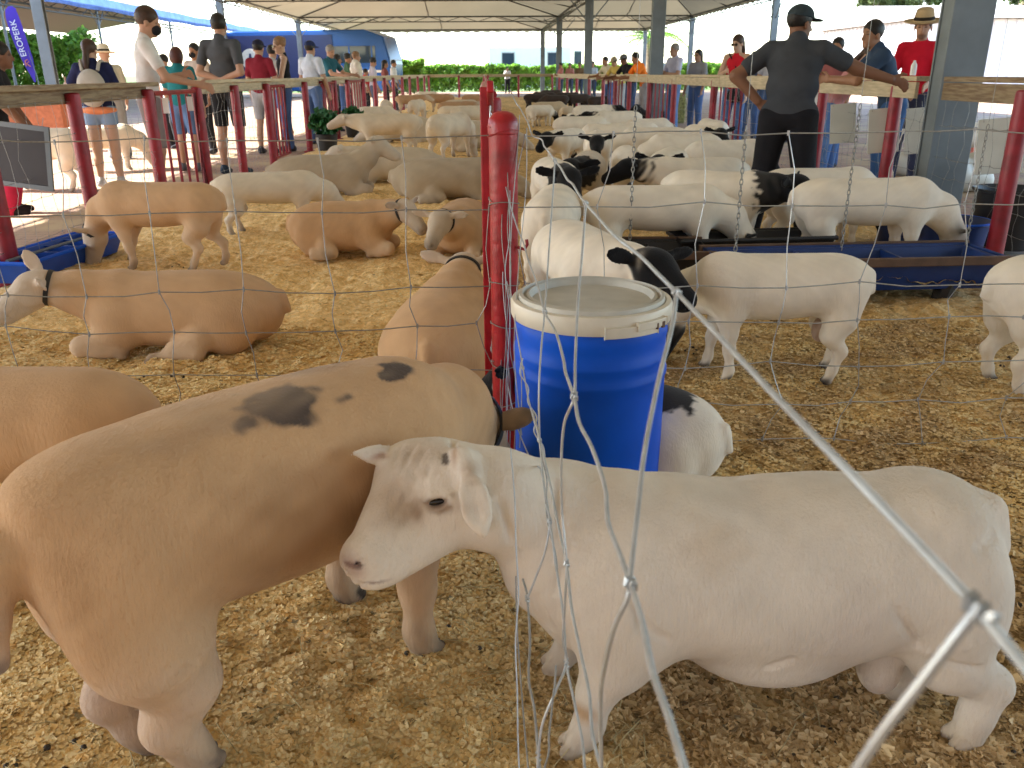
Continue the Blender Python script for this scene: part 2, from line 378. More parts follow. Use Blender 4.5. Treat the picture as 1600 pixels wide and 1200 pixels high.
def sheep(name, label, s, loc, rotz=0, group=None, eyes=None, collar=None, h=.012, soft=.005, paint=None, jitter=.012, cat='sheep', zmin=None, seed=0, horns=None):
    root = thing(name, label, cat, loc, rotz, group)
    V, Q = s.mesh(h, zmin)
    col = s.colors(V, soft, jitter, seed)
    if paint:
        for c, r, pc, a in paint:      # soft coat patches
            d = np.sqrt((((V-np.array(c))/np.array(r))**2).sum(1))+(.12 if max(r) > .04 else 0)*smooth_noise(V[:, 0]*4, V[:, 1]*4+V[:, 2]*3, 11, .3)
            sf = .3 if a > .85 else 1.1; d = d+((.22 if max(r) < .12 else .05)*smooth_noise(V[:, 0]+V[:, 2], V[:, 1]-V[:, 2]*.6, 77, .045) if (a > .85 and max(r) > .04) else 0); sf = .12 if (a > .85 and max(r) > .12) else sf; wgt = (np.clip((1+sf*.4-d)/sf, 0, 1)**1.3*a)[:, None]; col = col*(1-wgt)+np.array(pc)*wgt
    mott = 1+.035*smooth_noise(V[:, 0]+V[:, 2]*.7, V[:, 1]+V[:, 2]*.5, 21+seed, .22)+.018*smooth_noise(V[:, 0]-V[:, 2], V[:, 1]*1.3, 31+seed, .07)
    col = np.clip(col*mott[:, None], .004, .95)
    obj('body', (V, Q), M['coat'], root, cols=col)
    if eyes:
        for c in eyes[0]:
            m = MB(); r = eyes[1]; n = 7
            m.lathe([(r*math.sin(math.pi*i/n)+1e-5, -r*math.cos(math.pi*i/n)) for i in range(n+1)], c, 12); obj('eye', m, M['eye'], root)
    if collar:
        c, nrm, rad, wd = collar      # centre, axis, (ra, rb), width
        Qf = frame(nrm); m = MB(); pts = []
        N = 36; vs = []; fs = []
        for i in range(N):
            a = 2*math.pi*i/N; dirv = Qf[1]*math.cos(a)*rad[0]+Qf[2]*math.sin(a)*rad[1]; dn = _n(dirv)
            for dx, dr in ((-wd/2, 0), (wd/2, 0), (wd/2, .005), (-wd/2, .005)): vs.append(np.array(c)+dirv+dn*dr+Qf[0]*dx)
        for i in range(N):
            j = (i+1) % N
            for q in range(4): fs.append((i*4+q, i*4+(q+1) % 4, j*4+(q+1) % 4, j*4+q))
        m.add(vs, fs); obj('collar', m, M['collar'], root)
    return root
# ------------------------------------------------------------------ ground
def ramp_mat(name, build):
    m = bpy.data.materials.new(name); m.use_nodes = True; build(m, m.node_tree.nodes, m.node_tree.links, m.node_tree.nodes['Principled BSDF']); return m
def _bedding(m, n, l, b):
    b.inputs['Roughness'].default_value = .9; b.inputs['Specular IOR Level'].default_value = .15
    tc = n.new('ShaderNodeTexCoord'); sep = n.new('ShaderNodeSeparateXYZ'); l.new(tc.outputs['Object'], sep.inputs[0])
    def noise(sc, d=8, dist=0):
        q = n.new('ShaderNodeTexNoise'); q.inputs['Scale'].default_value = sc; q.inputs['Detail'].default_value = d; q.inputs['Distortion'].default_value = dist; l.new(tc.outputs['Object'], q.inputs['Vector']); return q.outputs[0]
    def ramp(fac, stops):
        r = n.new('ShaderNodeValToRGB'); e = r.color_ramp.elements
        while len(e) < len(stops): e.new(.5)
        for i, (p, c) in enumerate(stops): e[i].position = p; e[i].color = (*c, 1)
        l.new(fac, r.inputs[0]); return r.outputs[0]
    def mix(f, a, c, bt='MIX'):
        x = n.new('ShaderNodeMix'); x.data_type = 'RGBA'; x.blend_type = bt
        if hasattr(f, 'name'): l.new(f, x.inputs[0])
        else: x.inputs[0].default_value = f
        l.new(a, x.inputs[6]); l.new(c, x.inputs[7]); return x.outputs[2]
    vo = n.new('ShaderNodeTexVoronoi'); vo.inputs['Scale'].default_value = 70; l.new(tc.outputs['Object'], vo.inputs['Vector'])
    gold = ramp(noise(22, 10, .6), [(.30, (.66, .41, .155)), (.46, (.83, .56, .24)), (.60, (.93, .67, .33)), (.75, (.96, .74, .42))])
    dirty = ramp(noise(17, 10, .8), [(.32, (.17, .105, .045)), (.46, (.38, .25, .105)), (.58, (.62, .43, .20)), (.74, (.78, .58, .31))])
    big = ramp(noise(.9, 6, .4), [(.40, (0, 0, 0)), (.62, (1, 1, 1))])
    mr = n.new('ShaderNodeMapRange'); mr.inputs[1].default_value = -.05; mr.inputs[2].default_value = .35; mr.inputs[3].default_value = 0; mr.inputs[4].default_value = 1; l.new(sep.outputs[0], mr.inputs[0])
    my = n.new('ShaderNodeMapRange'); my.inputs[1].default_value = 1.5; my.inputs[2].default_value = 2.1; my.inputs[3].default_value = .95; my.inputs[4].default_value = .5; l.new(sep.outputs[1], my.inputs[0])
    mm = n.new('ShaderNodeMath'); mm.operation = 'MULTIPLY'; l.new(mr.outputs[0], mm.inputs[0]); l.new(my.outputs[0], mm.inputs[1])
    mf = n.new('ShaderNodeMath'); mf.operation = 'MULTIPLY'; mf.use_clamp = True; l.new(mm.outputs[0], mf.inputs[0])
    mb = n.new('ShaderNodeMapRange'); mb.inputs[1].default_value = .35; mb.inputs[2].default_value = .6; mb.inputs[3].default_value = .45; mb.inputs[4].default_value = 1.6; l.new(noise(1.3, 5, .5), mb.inputs[0]); l.new(mb.outputs[0], mf.inputs[1])
    c = mix(mf.outputs[0], gold, dirty)
    spots = ramp(noise(6, 7, 1.2), [(.63, (1, 1, 1)), (.72, (.42, .34, .25))])
    c = mix(.8, c, spots, 'MULTIPLY')
    vr = n.new('ShaderNodeMapRange'); vr.inputs[3].default_value = .78; vr.inputs[4].default_value = 1.2
    l.new(vo.outputs['Color'], vr.inputs[0]); c = mix(1.0, c, vr.outputs[0], 'MULTIPLY')
    l.new(c, b.inputs['Base Color'])
    bp = n.new('ShaderNodeBump'); bp.inputs['Distance'].default_value = .012; bp.inputs['Strength'].default_value = .9
    l.new(noise(45, 8, .5), bp.inputs['Height']); l.new(bp.outputs[0], b.inputs['Normal'])
def _paving(m, n, l, b):
    b.inputs['Roughness'].default_value = .85
    tc = n.new('ShaderNodeTexCoord'); br = n.new('ShaderNodeTexBrick'); l.new(tc.outputs['Object'], br.inputs['Vector'])
    br.inputs['Scale'].default_value = 1; br.inputs['Brick Width'].default_value = .22; br.inputs['Row Height'].default_value = .11; br.inputs['Mortar Size'].default_value = .006
    br.inputs['Color1'].default_value = (.32, .19, .14, 1); br.inputs['Color2'].default_value = (.40, .25, .18, 1); br.inputs['Mortar'].default_value = (.13, .10, .08, 1)
    nz = n.new('ShaderNodeTexNoise'); nz.inputs['Scale'].default_value = 1.4; nz.inputs['Detail'].default_value = 9; l.new(tc.outputs['Object'], nz.inputs['Vector'])
    rp = n.new('ShaderNodeValToRGB'); rp.color_ramp.elements[0].position = .45; rp.color_ramp.elements[1].position = .66
    l.new(nz.outputs[0], rp.inputs[0]); x = n.new('ShaderNodeMix'); x.data_type = 'RGBA'; l.new(rp.outputs[0], x.inputs[0]); l.new(br.outputs[0], x.inputs[6]); x.inputs[7].default_value = (.46, .34, .19, 1)
    l.new(x.outputs[2], b.inputs['Base Color'])
    bp = n.new('ShaderNodeBump'); bp.inputs['Distance'].default_value = .004; l.new(br.outputs['Fac'], bp.inputs['Height']); bp.invert = True; l.new(bp.outputs[0], b.inputs['Normal'])
M['bedding'] = ramp_mat('wood_shaving_bedding', _bedding); M['paving'] = ramp_mat('brick_paving', _paving)
def grid(x0, x1, y0, y1, nx, ny, f):
    X, Y = np.meshgrid(np.linspace(x0, x1, nx), np.linspace(y0, y1, ny), indexing='ij'); Z = f(X, Y)
    V = np.stack([X, Y, Z], -1).reshape(-1, 3); i = np.arange((nx-1)*ny).reshape(nx-1, ny)[:, :-1].ravel()
    return V, np.stack([i, i+ny, i+ny+1, i+1], 1)
m = MB(); m.add([(-900, -300, -.06), (900, -300, -.06), (900, 1500, -.06), (-900, 1500, -.06)], [(0, 1, 2, 3)]); tag(obj('ground', m, M['grass']), kind='structure')
m = MB(); m.add([(-40, -20, -.045), (30, -20, -.045), (30, 62, -.045), (-40, 62, -.045)], [(0, 1, 2, 3)]); tag(obj('pavement', m, M['paving']), kind='structure')
PX0, PX1 = -2.98, 3.42
def bed(x, y):
    x = np.asarray(x, float); y = np.asarray(y, float)
    e = np.minimum(np.minimum(x-PX0, PX1-x)/.25, 1); return gh(x, y)*1.0*e-.035*(1-e)
tag(obj('bedding', grid(PX0, PX1, -2, 9, 320, 520, bed), M['bedding']), kind='structure')
tag(obj('bedding_far', grid(PX0, PX1, 9, 46, 60, 240, bed), M['bedding']), kind='structure')
# loose shavings
def shavings(n):
    D = .95+(6.5-.95)*RNG.random(n)**1.7; D = np.where(RNG.random(n) < .75, .95+3.0*RNG.random(n)**1.3, D)
    X = (RNG.random(n)*2-1)*(D*.75+.35)+.04*D; k = (X > PX0+.05) & (X < PX1-.05); X, D = X[k], D[k]; n = len(X)
    dirty = np.clip((X+.02)/.3, 0, 1)
    sz = (.0028+.0062*RNG.random(n)**2)*(1+.45*dirty*(D < 2)); asp = RNG.uniform(.45, 1, n)
    yaw = RNG.uniform(0, 6.3, n); tilt = RNG.normal(0, .17, n); roll = RNG.normal(0, .17, n); bend = RNG.uniform(.0, .6, n)
    fx = np.stack([np.cos(yaw)*np.cos(tilt), np.sin(yaw)*np.cos(tilt), np.sin(tilt)], 1); sx = np.stack([-np.sin(yaw)*np.cos(roll), np.cos(yaw)*np.cos(roll), np.sin(roll)], 1)
    up = np.cross(fx, sx); c = np.stack([X, D, bed(X, D)+.001+.0035*RNG.random(n)], 1)
    a = fx*sz[:, None]; b = sx*(sz*asp)[:, None]; u = up*(sz*bend)[:, None]
    V = np.stack([c-a-b+u, c-b*.9, c+a-b*.8+u, c+a*.9+b+u, c+b, c-a*.8+b*.9+u], 1).reshape(-1, 3)
    i = np.arange(n)[:, None]*6; F = np.concatenate([i+np.array([[0, 1, 4, 5]]), i+np.array([[1, 2, 3, 4]])], 1).reshape(-1, 4)
    t = RNG.random(n)**1.0
    g = np.array([.93, .63, .26])*(1-t[:, None])+np.array([1.0, .85, .50])*t[:, None]; g *= RNG.uniform(.86, 1.0, (n, 1))
    dk = np.array([.34, .21, .09])*(1-t[:, None])+np.array([.88, .66, .38])*t[:, None]
    patch = smooth_noise(X, D, 9, .5)+.6*smooth_noise(X, D, 19, 1.2)
    dd = np.clip(dirty*(.5+.42*np.clip((2.1-D)/.6, 0, 1)+.45*patch), 0, 1)[:, None]
    col = g*(1-dd)+dk*dd
    dark = (RNG.random(n) < .012+.03*dirty); col[dark] *= .35
    keep = RNG.random(n) > .1
    return V, F, np.repeat(col, 6, 0)
V_, F_, c_ = shavings(330000)
tag(obj('wood_shavings', (V_, F_), M['chip'], smooth=False, cols=c_), kind='stuff')

# straws and droppings trodden into the litter
m = MB(); r = random.Random(8)
for k_ in range(900):
    y = .95+4.5*r.random()**1.6; x = r.uniform(-1, 1)*(y*.7+.3)
    if not (PX0+.1 < x < PX1-.1): continue
    if r.random() < .4: x = .05+r.gauss(0, .12)
    a = r.uniform(0, 6.3); L_ = r.uniform(.03, .11); z = float(bed(x, y))+.006; dx, dy = math.cos(a)*L_, math.sin(a)*L_
    m.tube([(x, y, z), (x+dx*.5, y+dy*.5+r.uniform(-.005, .005), z+r.uniform(0, .012)), (x+dx, y+dy, z+r.uniform(-.002, .008))], .0009, 4, cap=False)
M['straw'] = mat('dry_straw', (.50, .40, .20), .7, 0, .3, 20); tag(obj('loose_straw', m, M['straw']), kind='stuff')
m = MB()
for k_ in range(210):
    if k_ % 7 == 0: cx_, cy_ = (r.uniform(-2.4, 0) if r.random() < .35 else r.uniform(.1, 2.6)), 1.1+5*r.random()**1.3
    x, y = cx_+r.gauss(0, .05), cy_+r.gauss(0, .04); z = float(bed(x, y))+.004; q = r.uniform(.004, .0075)
    m.lathe([(.0005, -q), (q*.8, -q*.5), (q, 0), (q*.75, q*.6), (.0005, q)], (x, y, z), 7)
M['dung'] = mat('dark_droppings', (.035, .025, .014), .6, 0, .3, 60); tag(obj('droppings', m, M['dung']), kind='stuff')
# ------------------------------------------------------------------ tents
def truss(mb, a, b, dep=.22, n=16, r=.022):
    a = np.array(a, float); b = np.array(b, float); dz = np.array([0, 0, dep])
    mb.tube([a, b], r*1.35, 6); mb.tube([a-dz, b-dz], r, 6)
    pts = []
    for i in range(n+1): q = a+(b-a)*i/n; pts.append(q if i % 2 == 0 else q-dz)
    mb.tube(pts, r*.55, 4)
EV, PK = 3.72, 5.1
XS = [-8.9, 3.5, 9.9]; YS = [-6.5, 6.2, 18.4, 30.8, 43.2, 55.8]
names = ['left', 'right']
for i in range(2):
    for j in range(len(YS)-1):
        x0, x1, y0, y1 = XS[i], XS[i+1], YS[j], YS[j+1]; cx, cy = (x0+x1)/2, (y0+y1)/2
        far = ['over the viewer and the front pens', 'over the front half of the pens', 'over the middle of the pens', 'over the back pens', 'farthest back, near the hedge'][j]
        t = thing('tent_roof', '%s pyramid tent roof of beige canvas %s' % (['wide left', 'narrow right'][i], far), 'tent roof', (cx, cy, EV), 0, 'beige canvas tent roofs')
        hx, hy = (x1-x0)/2, (y1-y0)/2; ph = PK-EV
        V = [(-hx, -hy, 0), (hx, -hy, 0), (hx, hy, 0), (-hx, hy, 0), (0, 0, ph)]
        # subdivided sagging faces
        m = MB(); N = 8
        for a, b in ((0, 1), (1, 2), (2, 3), (3, 0)):
            A, B, P_ = (Vector(V[q]) for q in (a, b, 4)); idx = {}; vs = []; fs = []
            for r_ in range(N+1):
                for c in range(N-r_+1):
                    v = (A*(N-r_-c)+B*c+P_*r_)/N; edge = min(r_, c, N-r_-c)/N
                    v.z -= .10*math.sin(math.pi*min(1, edge*3)) if edge > 0 else 0; idx[r_, c] = len(vs); vs.append(v)
            for r_ in range(N):
                for c in range(N-r_):
                    fs.append((idx[r_, c], idx[r_, c+1], idx[r_+1, c]))
                    if c+1 <= N-r_-1: fs.append((idx[r_, c+1], idx[r_+1, c+1], idx[r_+1, c]))
            m.add(vs, fs)
        obj('canvas', m, M['canvas'], t)
        m = MB()
        for a, b in ((0, 1), (1, 2), (2, 3), (3, 0)):
            truss(m, np.array(V[a])*.995-[0, 0, .03], np.array(V[b])*.995-[0, 0, .03])
        obj('truss', m, M['dark_steel'], t)
        m = MB()
        for a in range(4): m.tube([np.array(V[a])*.99-[0, 0, .05], np.array([0, 0, ph-.08])], .03, 6)
        for a in ((0, -hy, -.05), (0, hy, -.05), (-hx, 0, -.05), (hx, 0, -.05)): m.tube([np.array(a)*.99, np.array([0, 0, ph-.1])], .022, 6)
        obj('rafter', m, M['dark_steel'], t)
        if True:
            m = MB(); sides = []
            if i == 0: sides.append(((-hx, -hy), (-hx, hy)))
            if i == 1: sides.append(((hx, -hy), (hx, hy)))
            if j == len(YS)-2: sides.append(((-hx, hy), (hx, hy)))
            for A, B in sides:
                n = 40; vs = []; fs = []
                for q in range(n+1):
                    x = A[0]+(B[0]-A[0])*q/n; y = A[1]+(B[1]-A[1])*q/n; d = .14+.05*abs(math.sin(q*math.pi/2.0))
                    sg = (.012*math.sin(q*2.1))
                    vs += [(x*1.003+sg, y*1.003+sg, .03), (x*1.003-sg, y*1.003-sg, -d)]
                for q in range(n): fs.append((q*2, q*2+1, q*2+3, q*2+2))
                m.add(vs, fs)
            obj('valance', m, M['canvas'], t)
def column(x, y, label, w_=.24, h=EV-.05, brace=True):
    t = thing('steel_column', label, 'column', (x, y, -.04), 0, 'steel tent columns')
    m = MB(); a = w_/2; e = .012; f = w_*.42
    # channel shaped post: two flanges and a web
    m.box((0, -a*.55, h/2), (w_, .02, h)); m.box((0, a*.55, h/2), (w_, .02, h)); m.box((-a+.02, 0, h/2), (.02, w_*.55-.022, h-.002)); m.box((a-.05, 0, h/2), (.02, w_*.55-.022, h-.004))
    obj('post', m, M['steel'], t, smooth=False, bevel=.004)
    m = MB(); m.box((0, 0, .012), (w_+.12, w_+.12, .024)); obj('base_plate', m, M['steel'], t, smooth=False)
    if brace:
        m = MB()
        for dx, dy in ((1, 0), (-1, 0), (0, 1), (0, -1)): m.tube([(dx*a, dy*a, h-.75), (dx*.75, dy*.75, h-.04)], .018, 6)
        obj('brace', m, M['steel'], t)
    return t
cl = {(0, 2): 'in the left row, rising behind the girl with the backpack', (0, 3): 'in the left row, rising beside the man in grey tee', (0, 4): 'in the left row behind the row of visitors', (0, 5): 'at the far left corner of the tent',
      (1, 1): 'wide and near, standing in the right pen fence', (1, 2): 'in the centre row beside the man in orange', (1, 3): 'in the centre row behind the pink shirts', (1, 4): 'in the centre row, small and distant', (1, 5): 'in the centre row, farthest and thinnest',
      (2, 3): 'in the right row behind the red cap', (2, 4): 'in the right row beyond the palm', (2, 5): 'at the far right corner of the tent', (2, 2): 'in the right row, outside the near aisle'}
for (i, j), d in cl.items(): column(XS[i] if i != 1 else 3.52, YS[j] if (i, j) != (1, 1) else 6.55, 'grey steel tent column '+d, w_=(.31 if (i, j) == (1, 1) else .27) if i == 1 else .22)
# second tent on the left with blue valance
t = thing('tent_roof', 'long dark neighbouring tent with a blue valance beyond the left aisle', 'tent roof', (-19, 34, 3.75))
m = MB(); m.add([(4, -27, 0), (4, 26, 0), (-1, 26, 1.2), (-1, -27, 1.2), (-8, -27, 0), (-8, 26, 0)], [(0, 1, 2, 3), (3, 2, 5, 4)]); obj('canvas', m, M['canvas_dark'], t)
m = MB(); n = 90; vs = []; fs = []
for q in range(n+1):
    y = -27+53*q/n; s_ = .02*math.sin(q*1.7)
    for k_, (dx, z) in enumerate(((.05, .22), (.10+s_, .0), (.06-s_, -.20))): vs.append((4+dx, y, z+.02*math.sin(q*.9)))
for q in range(n):
    for k_ in range(2): fs.append((q*3+k_, q*3+k_+1, q*3+k_+4, q*3+k_+3))
m.add(vs, fs); obj('valance', m, M['canvas_blue'], t)
m = MB(); truss(m, (3.9, -27, -.12), (3.9, 26, -.12), .35, 60, .03); truss(m, (3.6, -27, -.05), (3.6, 26, -.05), .25, 60, .03); obj('truss', m, M['dark_steel'], t)
for k_, y in enumerate((12.2, 17.5, 23, 29, 36, 44)):
    t = thing('steel_column', 'thin grey post of the blue-edged tent, ' + ['nearest, at the left edge of the photo', 'second from the near end', 'third, behind the purple banner', 'fourth, left of the masked man', 'fifth along the row', 'farthest of its row'][k_], 'column', (-15.2, y, -.04), 0, 'posts of the blue-edged tent')
    m = MB(); m.tube([(0, 0, 0), (0, 0, 3.75)], .05 if k_ else .045, 10); obj('post', m, M['steel'], t)
    m = MB(); m.tube([(0, 0, 3.0), (0, .6, 3.6)], .02, 6); m.tube([(0, 0, 3.0), (0, -.6, 3.6)], .02, 6); obj('brace', m, M['steel'], t)

# ------------------------------------------------------------------ plants
def leaves(n, fpos, size, seed=0, flat=.5):
    r = np.random.default_rng(seed); P = fpos(r, n); n = len(P)
    a = r.normal(size=(n, 3)); a /= np.linalg.norm(a, axis=1)[:, None]; b = np.cross(a, r.normal(size=(n, 3))); b /= np.linalg.norm(b, axis=1)[:, None]
    s_ = size*r.uniform(.6, 1.3, (n, 1)); a = a*s_; b = b*s_*flat
    V = np.stack([P-a, P-b, P+a, P+b], 1).reshape(-1, 3); F = np.arange(n*4).reshape(-1, 4); return V, F
def hedge(label, x0, x1, y0, y1, hgt, n, size, seed):
    def f(r, n):
        x = r.uniform(x0, x1, n); y = r.uniform(y0, y1, n); hh = hgt*(1+.07*smooth_noise(x, y, seed, 2.2)+.03*smooth_noise(x, y, seed+1, .6))
        z = hh*r.random(n)**.6; e = r.random(n) < .12; z = np.where(e, hh+.12*r.random(n), z)
        near = r.random(n) < .6
        if y1-y0 < x1-x0: y = np.where(near, y0+.25*r.random(n)+.12*smooth_noise(x, z, seed+3, .8), y)
        else: x = np.where(near, x1-.25*r.random(n)+.12*smooth_noise(y, z, seed+3, .8), x)
        return np.stack([x, y, z], 1)-np.array([(x0+x1)/2, (y0+y1)/2, 0])
    t = thing('hedge', label, 'hedge', ((x0+x1)/2, (y0+y1)/2, 0))
    obj('foliage', leaves(n, f, size, seed, .55), M['leaf'], t, smooth=False)
    m = MB(); r = random.Random(seed); L_ = max(x1-x0, y1-y0)
    for k_ in range(int(L_/1.2)):
        u = (k_+.5)/int(L_/1.2)-.5; bx, by = ((u*L_, 0) if x1-x0 > y1-y0 else (0, u*L_))
        m.tube([(bx, by, -.05), (bx+r.uniform(-.2, .2), by, hgt*.5), (bx+r.uniform(-.3, .3), by+r.uniform(-.2, .2), hgt*.85)], [.05, .035, .015], 5)
    obj('stem', m, M['bark'], t)
hedge('tall bright green hedge beyond the left tent', -34, -13.5, 30.5, 32, 2.35, 42000, .10, 3)
hedge('clipped green hedge across the far end of the pens', -16, 22, 61, 62.6, 1.5, 52000, .12, 5)
hedge('sunlit green hedge behind the left end of the visitors row', -9.5, -4.0, 56.5, 58, 1.85, 9000, .12, 8)
def tree(label, x, y, h, cr, n, seed, lo=.35, size=.22, mt='leaf_grey'):
    t = thing('eucalyptus_tree', label, 'tree', (x, y, -.06), 0, 'eucalyptus trees beyond the white wall'); r = random.Random(seed); m = MB()
    m.tube([(0, 0, 0), (.1, 0, h*.3), (-.1, .1, h*.6), (.1, 0, h*.9)], [.28, .22, .14, .04], 8); cl_ = []
    for k_ in range(15):
        z0 = h*r.uniform(lo, .85); a = r.uniform(0, 6.3); L_ = cr*r.uniform(.4, 1)*(1.1-.6*(z0/h-lo)); e = (math.cos(a)*L_, math.sin(a)*L_, z0+h*r.uniform(.04, .2))
        m.tube([(0, 0, z0), (e[0]*.5, e[1]*.5, z0+.4*(e[2]-z0)), e], [.09, .05, .015], 5); cl_.append((e, r.uniform(.5, 1.0)*cr*.42))
    obj('trunk', m, M['bark'], t)
    def f(g, n):
        k_ = g.integers(0, len(cl_), n); c = np.array([q[0] for q in cl_])[k_]; rr = np.array([q[1] for q in cl_])[k_]
        d = g.normal(size=(n, 3)); d /= np.linalg.norm(d, axis=1)[:, None]; return c+d*(rr*g.random(n)**.45)[:, None]*np.array([1, 1, .75])
    obj('crown', leaves(n, f, size, seed, .4), M[mt], t, smooth=False)
tree('tall loose eucalyptus with its top cut by the photo edge, behind the straw hat man', 29.8, 62, 8.4, 2.3, 9000, 1, .42)
tree('smaller rounded eucalyptus left of the straw hat man', 26.3, 61, 6.4, 1.3, 5000, 2, .5)
tree('broad eucalyptus crown showing right of the wide near column', 39.5, 66, 7.9, 2.6, 9000, 5)
tree('low eucalyptus crown above the white wall at the right edge', 44, 68, 7.0, 2.6, 7000, 7)
# palm
t = thing('palm_tree', 'feathery palm behind the lilac shirted visitor', 'palm tree', (10.5, 58, -.06)); m = MB()
m.tube([(0, 0, 0), (.05, 0, 1.8), (0, 0, 3.3)], [.28, .2, .17], 10); obj('trunk', m, M['bark'], t)
m = MB(); r = random.Random(3)
for k_ in range(17):
    a = k_*2.4; L_ = r.uniform(2.6, 3.5); el = r.uniform(.1, 1.2); pts = []
    for q in range(11):
        u = q/10; pts.append(np.array([math.cos(a)*L_*u*math.cos(el*.6), math.sin(a)*L_*u*math.cos(el*.6), 3.3+L_*(u*math.sin(el)-.75*u*u*(1+.3*math.cos(a)))]))
    m.tube(pts, [.03]*6+[.02]*5, 4); sd_ = np.array([-math.sin(a), math.cos(a), 0])
    for q in range(1, 11):
        for w2 in (0, .5):
            p = pts[q-1]*(1-w2)+pts[q]*w2
            for sg in (1, -1):
                L2 = .75*math.sin(math.pi*min(.95, (q+w2)/11+.08)); tip = p+sd_*sg*L2*.7+(pts[q]-pts[q-1])*1.1-np.array([0, 0, L2*.5]); d = (pts[q]-pts[q-1])*.22
                m.add([p, p+d, tip], [(0, 1, 2)])
obj('frond', m, M['leaf'], t, smooth=False)

# ------------------------------------------------------------------ far buildings, buses, banner
def block(name, label, cat, x0, x1, y0, y1, z1, wall, roof=None, wins=(), roofh=0.0, corr=False):
    cx, cy = (x0+x1)/2, (y0+y1)/2; t = thing(name, label, cat, (cx, cy, -.05)); hx, hy = (x1-x0)/2, (y1-y0)/2
    m = MB(); m.box((0, 0, z1/2), (2*hx, 2*hy, z1))
    if corr:
        k_ = int(2*hy/.5)
        for q in range(k_): m.box((-hx-.03, -hy+(q+.5)*2*hy/k_, z1/2), (.06, .18, z1-.06))
        k_ = int(2*hx/.5)
        for q in range(k_): m.box((-hx+(q+.5)*2*hx/k_, -hy-.03, z1/2), (.18, .06, z1-.06))
    obj('wall', m, wall, t, smooth=False)
    if roof:
        m = MB(); o_ = .5; m.add([(-hx-o_, -hy-o_, z1+.02), (hx+o_, -hy-o_, z1+.02), (hx+o_, hy+o_, z1+.02), (-hx-o_, hy+o_, z1+.02), (-hx-o_, 0, z1+roofh), (hx+o_, 0, z1+roofh)], [(0, 1, 5, 4), (2, 3, 4, 5), (0, 4, 3), (1, 2, 5), (0, 3, 2, 1)]); obj('roof', m, roof, t, smooth=False)
    for x, z, w2, h2 in wins:
        m = MB(); m.box((x, -hy-.02, z), (w2, .06, h2)); f = obj('window', m, M['wall_grey'], t, smooth=False)
        m = MB(); m.box((x, -hy-.06, z), (w2*.86, .04, h2*.82)); obj('pane', m, M['glass'], f, smooth=False)
    return t
block('site_office', 'low white site building with two dark windows beyond the far hedge', 'building', .2, 7.4, 78, 84, 3.3, M['wall_white'], None, [(-1.9, 2.35, 1.2, 1.2), (2.1, 2.35, 1.2, 1.2), (4.2, 2.3, .7, 1.5)], .25)
block('white_shed', 'long white corrugated shed with a sloping grey roof at the right edge', 'building', 19.6, 46, 40, 52, 3.35, M['wall_white'], M['wall_grey'], [], .95, True)
block('sky_blocker', 'long unseen block added behind the viewer to cut frontal sky light', 'building', -24, 22, -40, -9.5, 4.4, M['wall_grey'], M['wall_grey'], [], 2.0)  # added out of view: keeps frontal sky light off the near sheep
block('brick_wall', 'low orange brick wall behind the far left sheep', 'wall', -16.2, -7.2, 15.0, 15.25, .95, M['brick_red'])
def bus(label, x, y, rz, L_, hgt, body, stripe):
    t = thing('bus', label, 'bus', (x, y, -.05), rz); m = MB(); hw = 1.25
    prof = [(-L_/2, .35), (-L_/2, hgt-.5), (-L_/2+.25, hgt-.08), (-L_/2+.9, hgt), (L_/2-1.4, hgt), (L_/2-.35, hgt-.35), (L_/2-.02, hgt-1.5), (L_/2, .35)]
    n = len(prof); m.add([(a, -hw, b) for a, b in prof]+[(a, hw, b) for a, b in prof], [tuple(range(n)), tuple(range(2*n-1, n-1, -1))]+[(i+n, (i+1) % n+n, (i+1) % n, i) for i in range(n)])
    obj('body', m, body, t, smooth=False, bevel=.08)
    for sd_ in (-1, 1):
        m = MB(); m.box((0, sd_*(hw+.005), hgt-1.25), (L_-1.6, .03, .85)); f = obj('window', m, M['glass'], t, smooth=False)
        m = MB()
        for q in range(7): m.box((-L_/2+1+q*(L_-2)/6, sd_*(hw+.02), hgt-1.25), (.07, .03, .85))
        obj('frame', m, body, f, smooth=False)
        m = MB(); m.box((0, sd_*(hw+.01), hgt-2.1), (L_-.6, .03, .12)); obj('stripe', m, stripe, t, smooth=False)
    m = MB(); m.add([(L_/2-.33, -1.05, hgt-.42), (L_/2-.33, 1.05, hgt-.42), (L_/2+.03, 1.1, hgt-1.75), (L_/2+.03, -1.1, hgt-1.75)], [(0, 1, 2, 3)]); obj('windscreen', m, M['glass'], t, smooth=False)
    for a in (-L_/2+2, L_/2-2.2):
        for sd_ in (-1, 1):
            m = MB(); m.tube([(a, sd_*(hw-.25), .45), (a, sd_*(hw+.02), .45)], .45, 20); wv = obj('wheel', m, M['black'], t)
            m = MB(); m.tube([(a, sd_*(hw+.0), .45), (a, sd_*(hw+.04), .45)], .25, 16); obj('rim', m, M['steel'], wv)
bus('dark navy bus with blue front parked behind the visitors row', -9.6, 50, R(-10), 9.5, 3.45, M['bus_blue'], M['white'])
bq = [o_ for o_ in bpy.data.objects if o_.name == 'bus'][0]
m = MB(); m.box((-1.4, -1.29, 2.05), (6.0, .03, 2.3)); o_ = obj('side_panel', m, M['navy'], bq, smooth=False)
m = MB(); m.tube([(-3.1, -1.30, 2.0), (-3.1, -1.33, 2.0)], .55, 28); o2_ = obj('emblem', m, M['cream'], o_)
m = MB(); m.tube([(-3.1, -1.35, 1.6), (-3.1, -1.35, 2.0), (-3.1, -1.35, 2.3)], [.12, .10, .05], 6); obj('emblem_mark', m, M['navy'], o_)
bus('blue truck body above the hedge left of the purple banner', -26.5, 37, R(-6), 7.5, 3.9, M['bus_blue'], M['navy'])
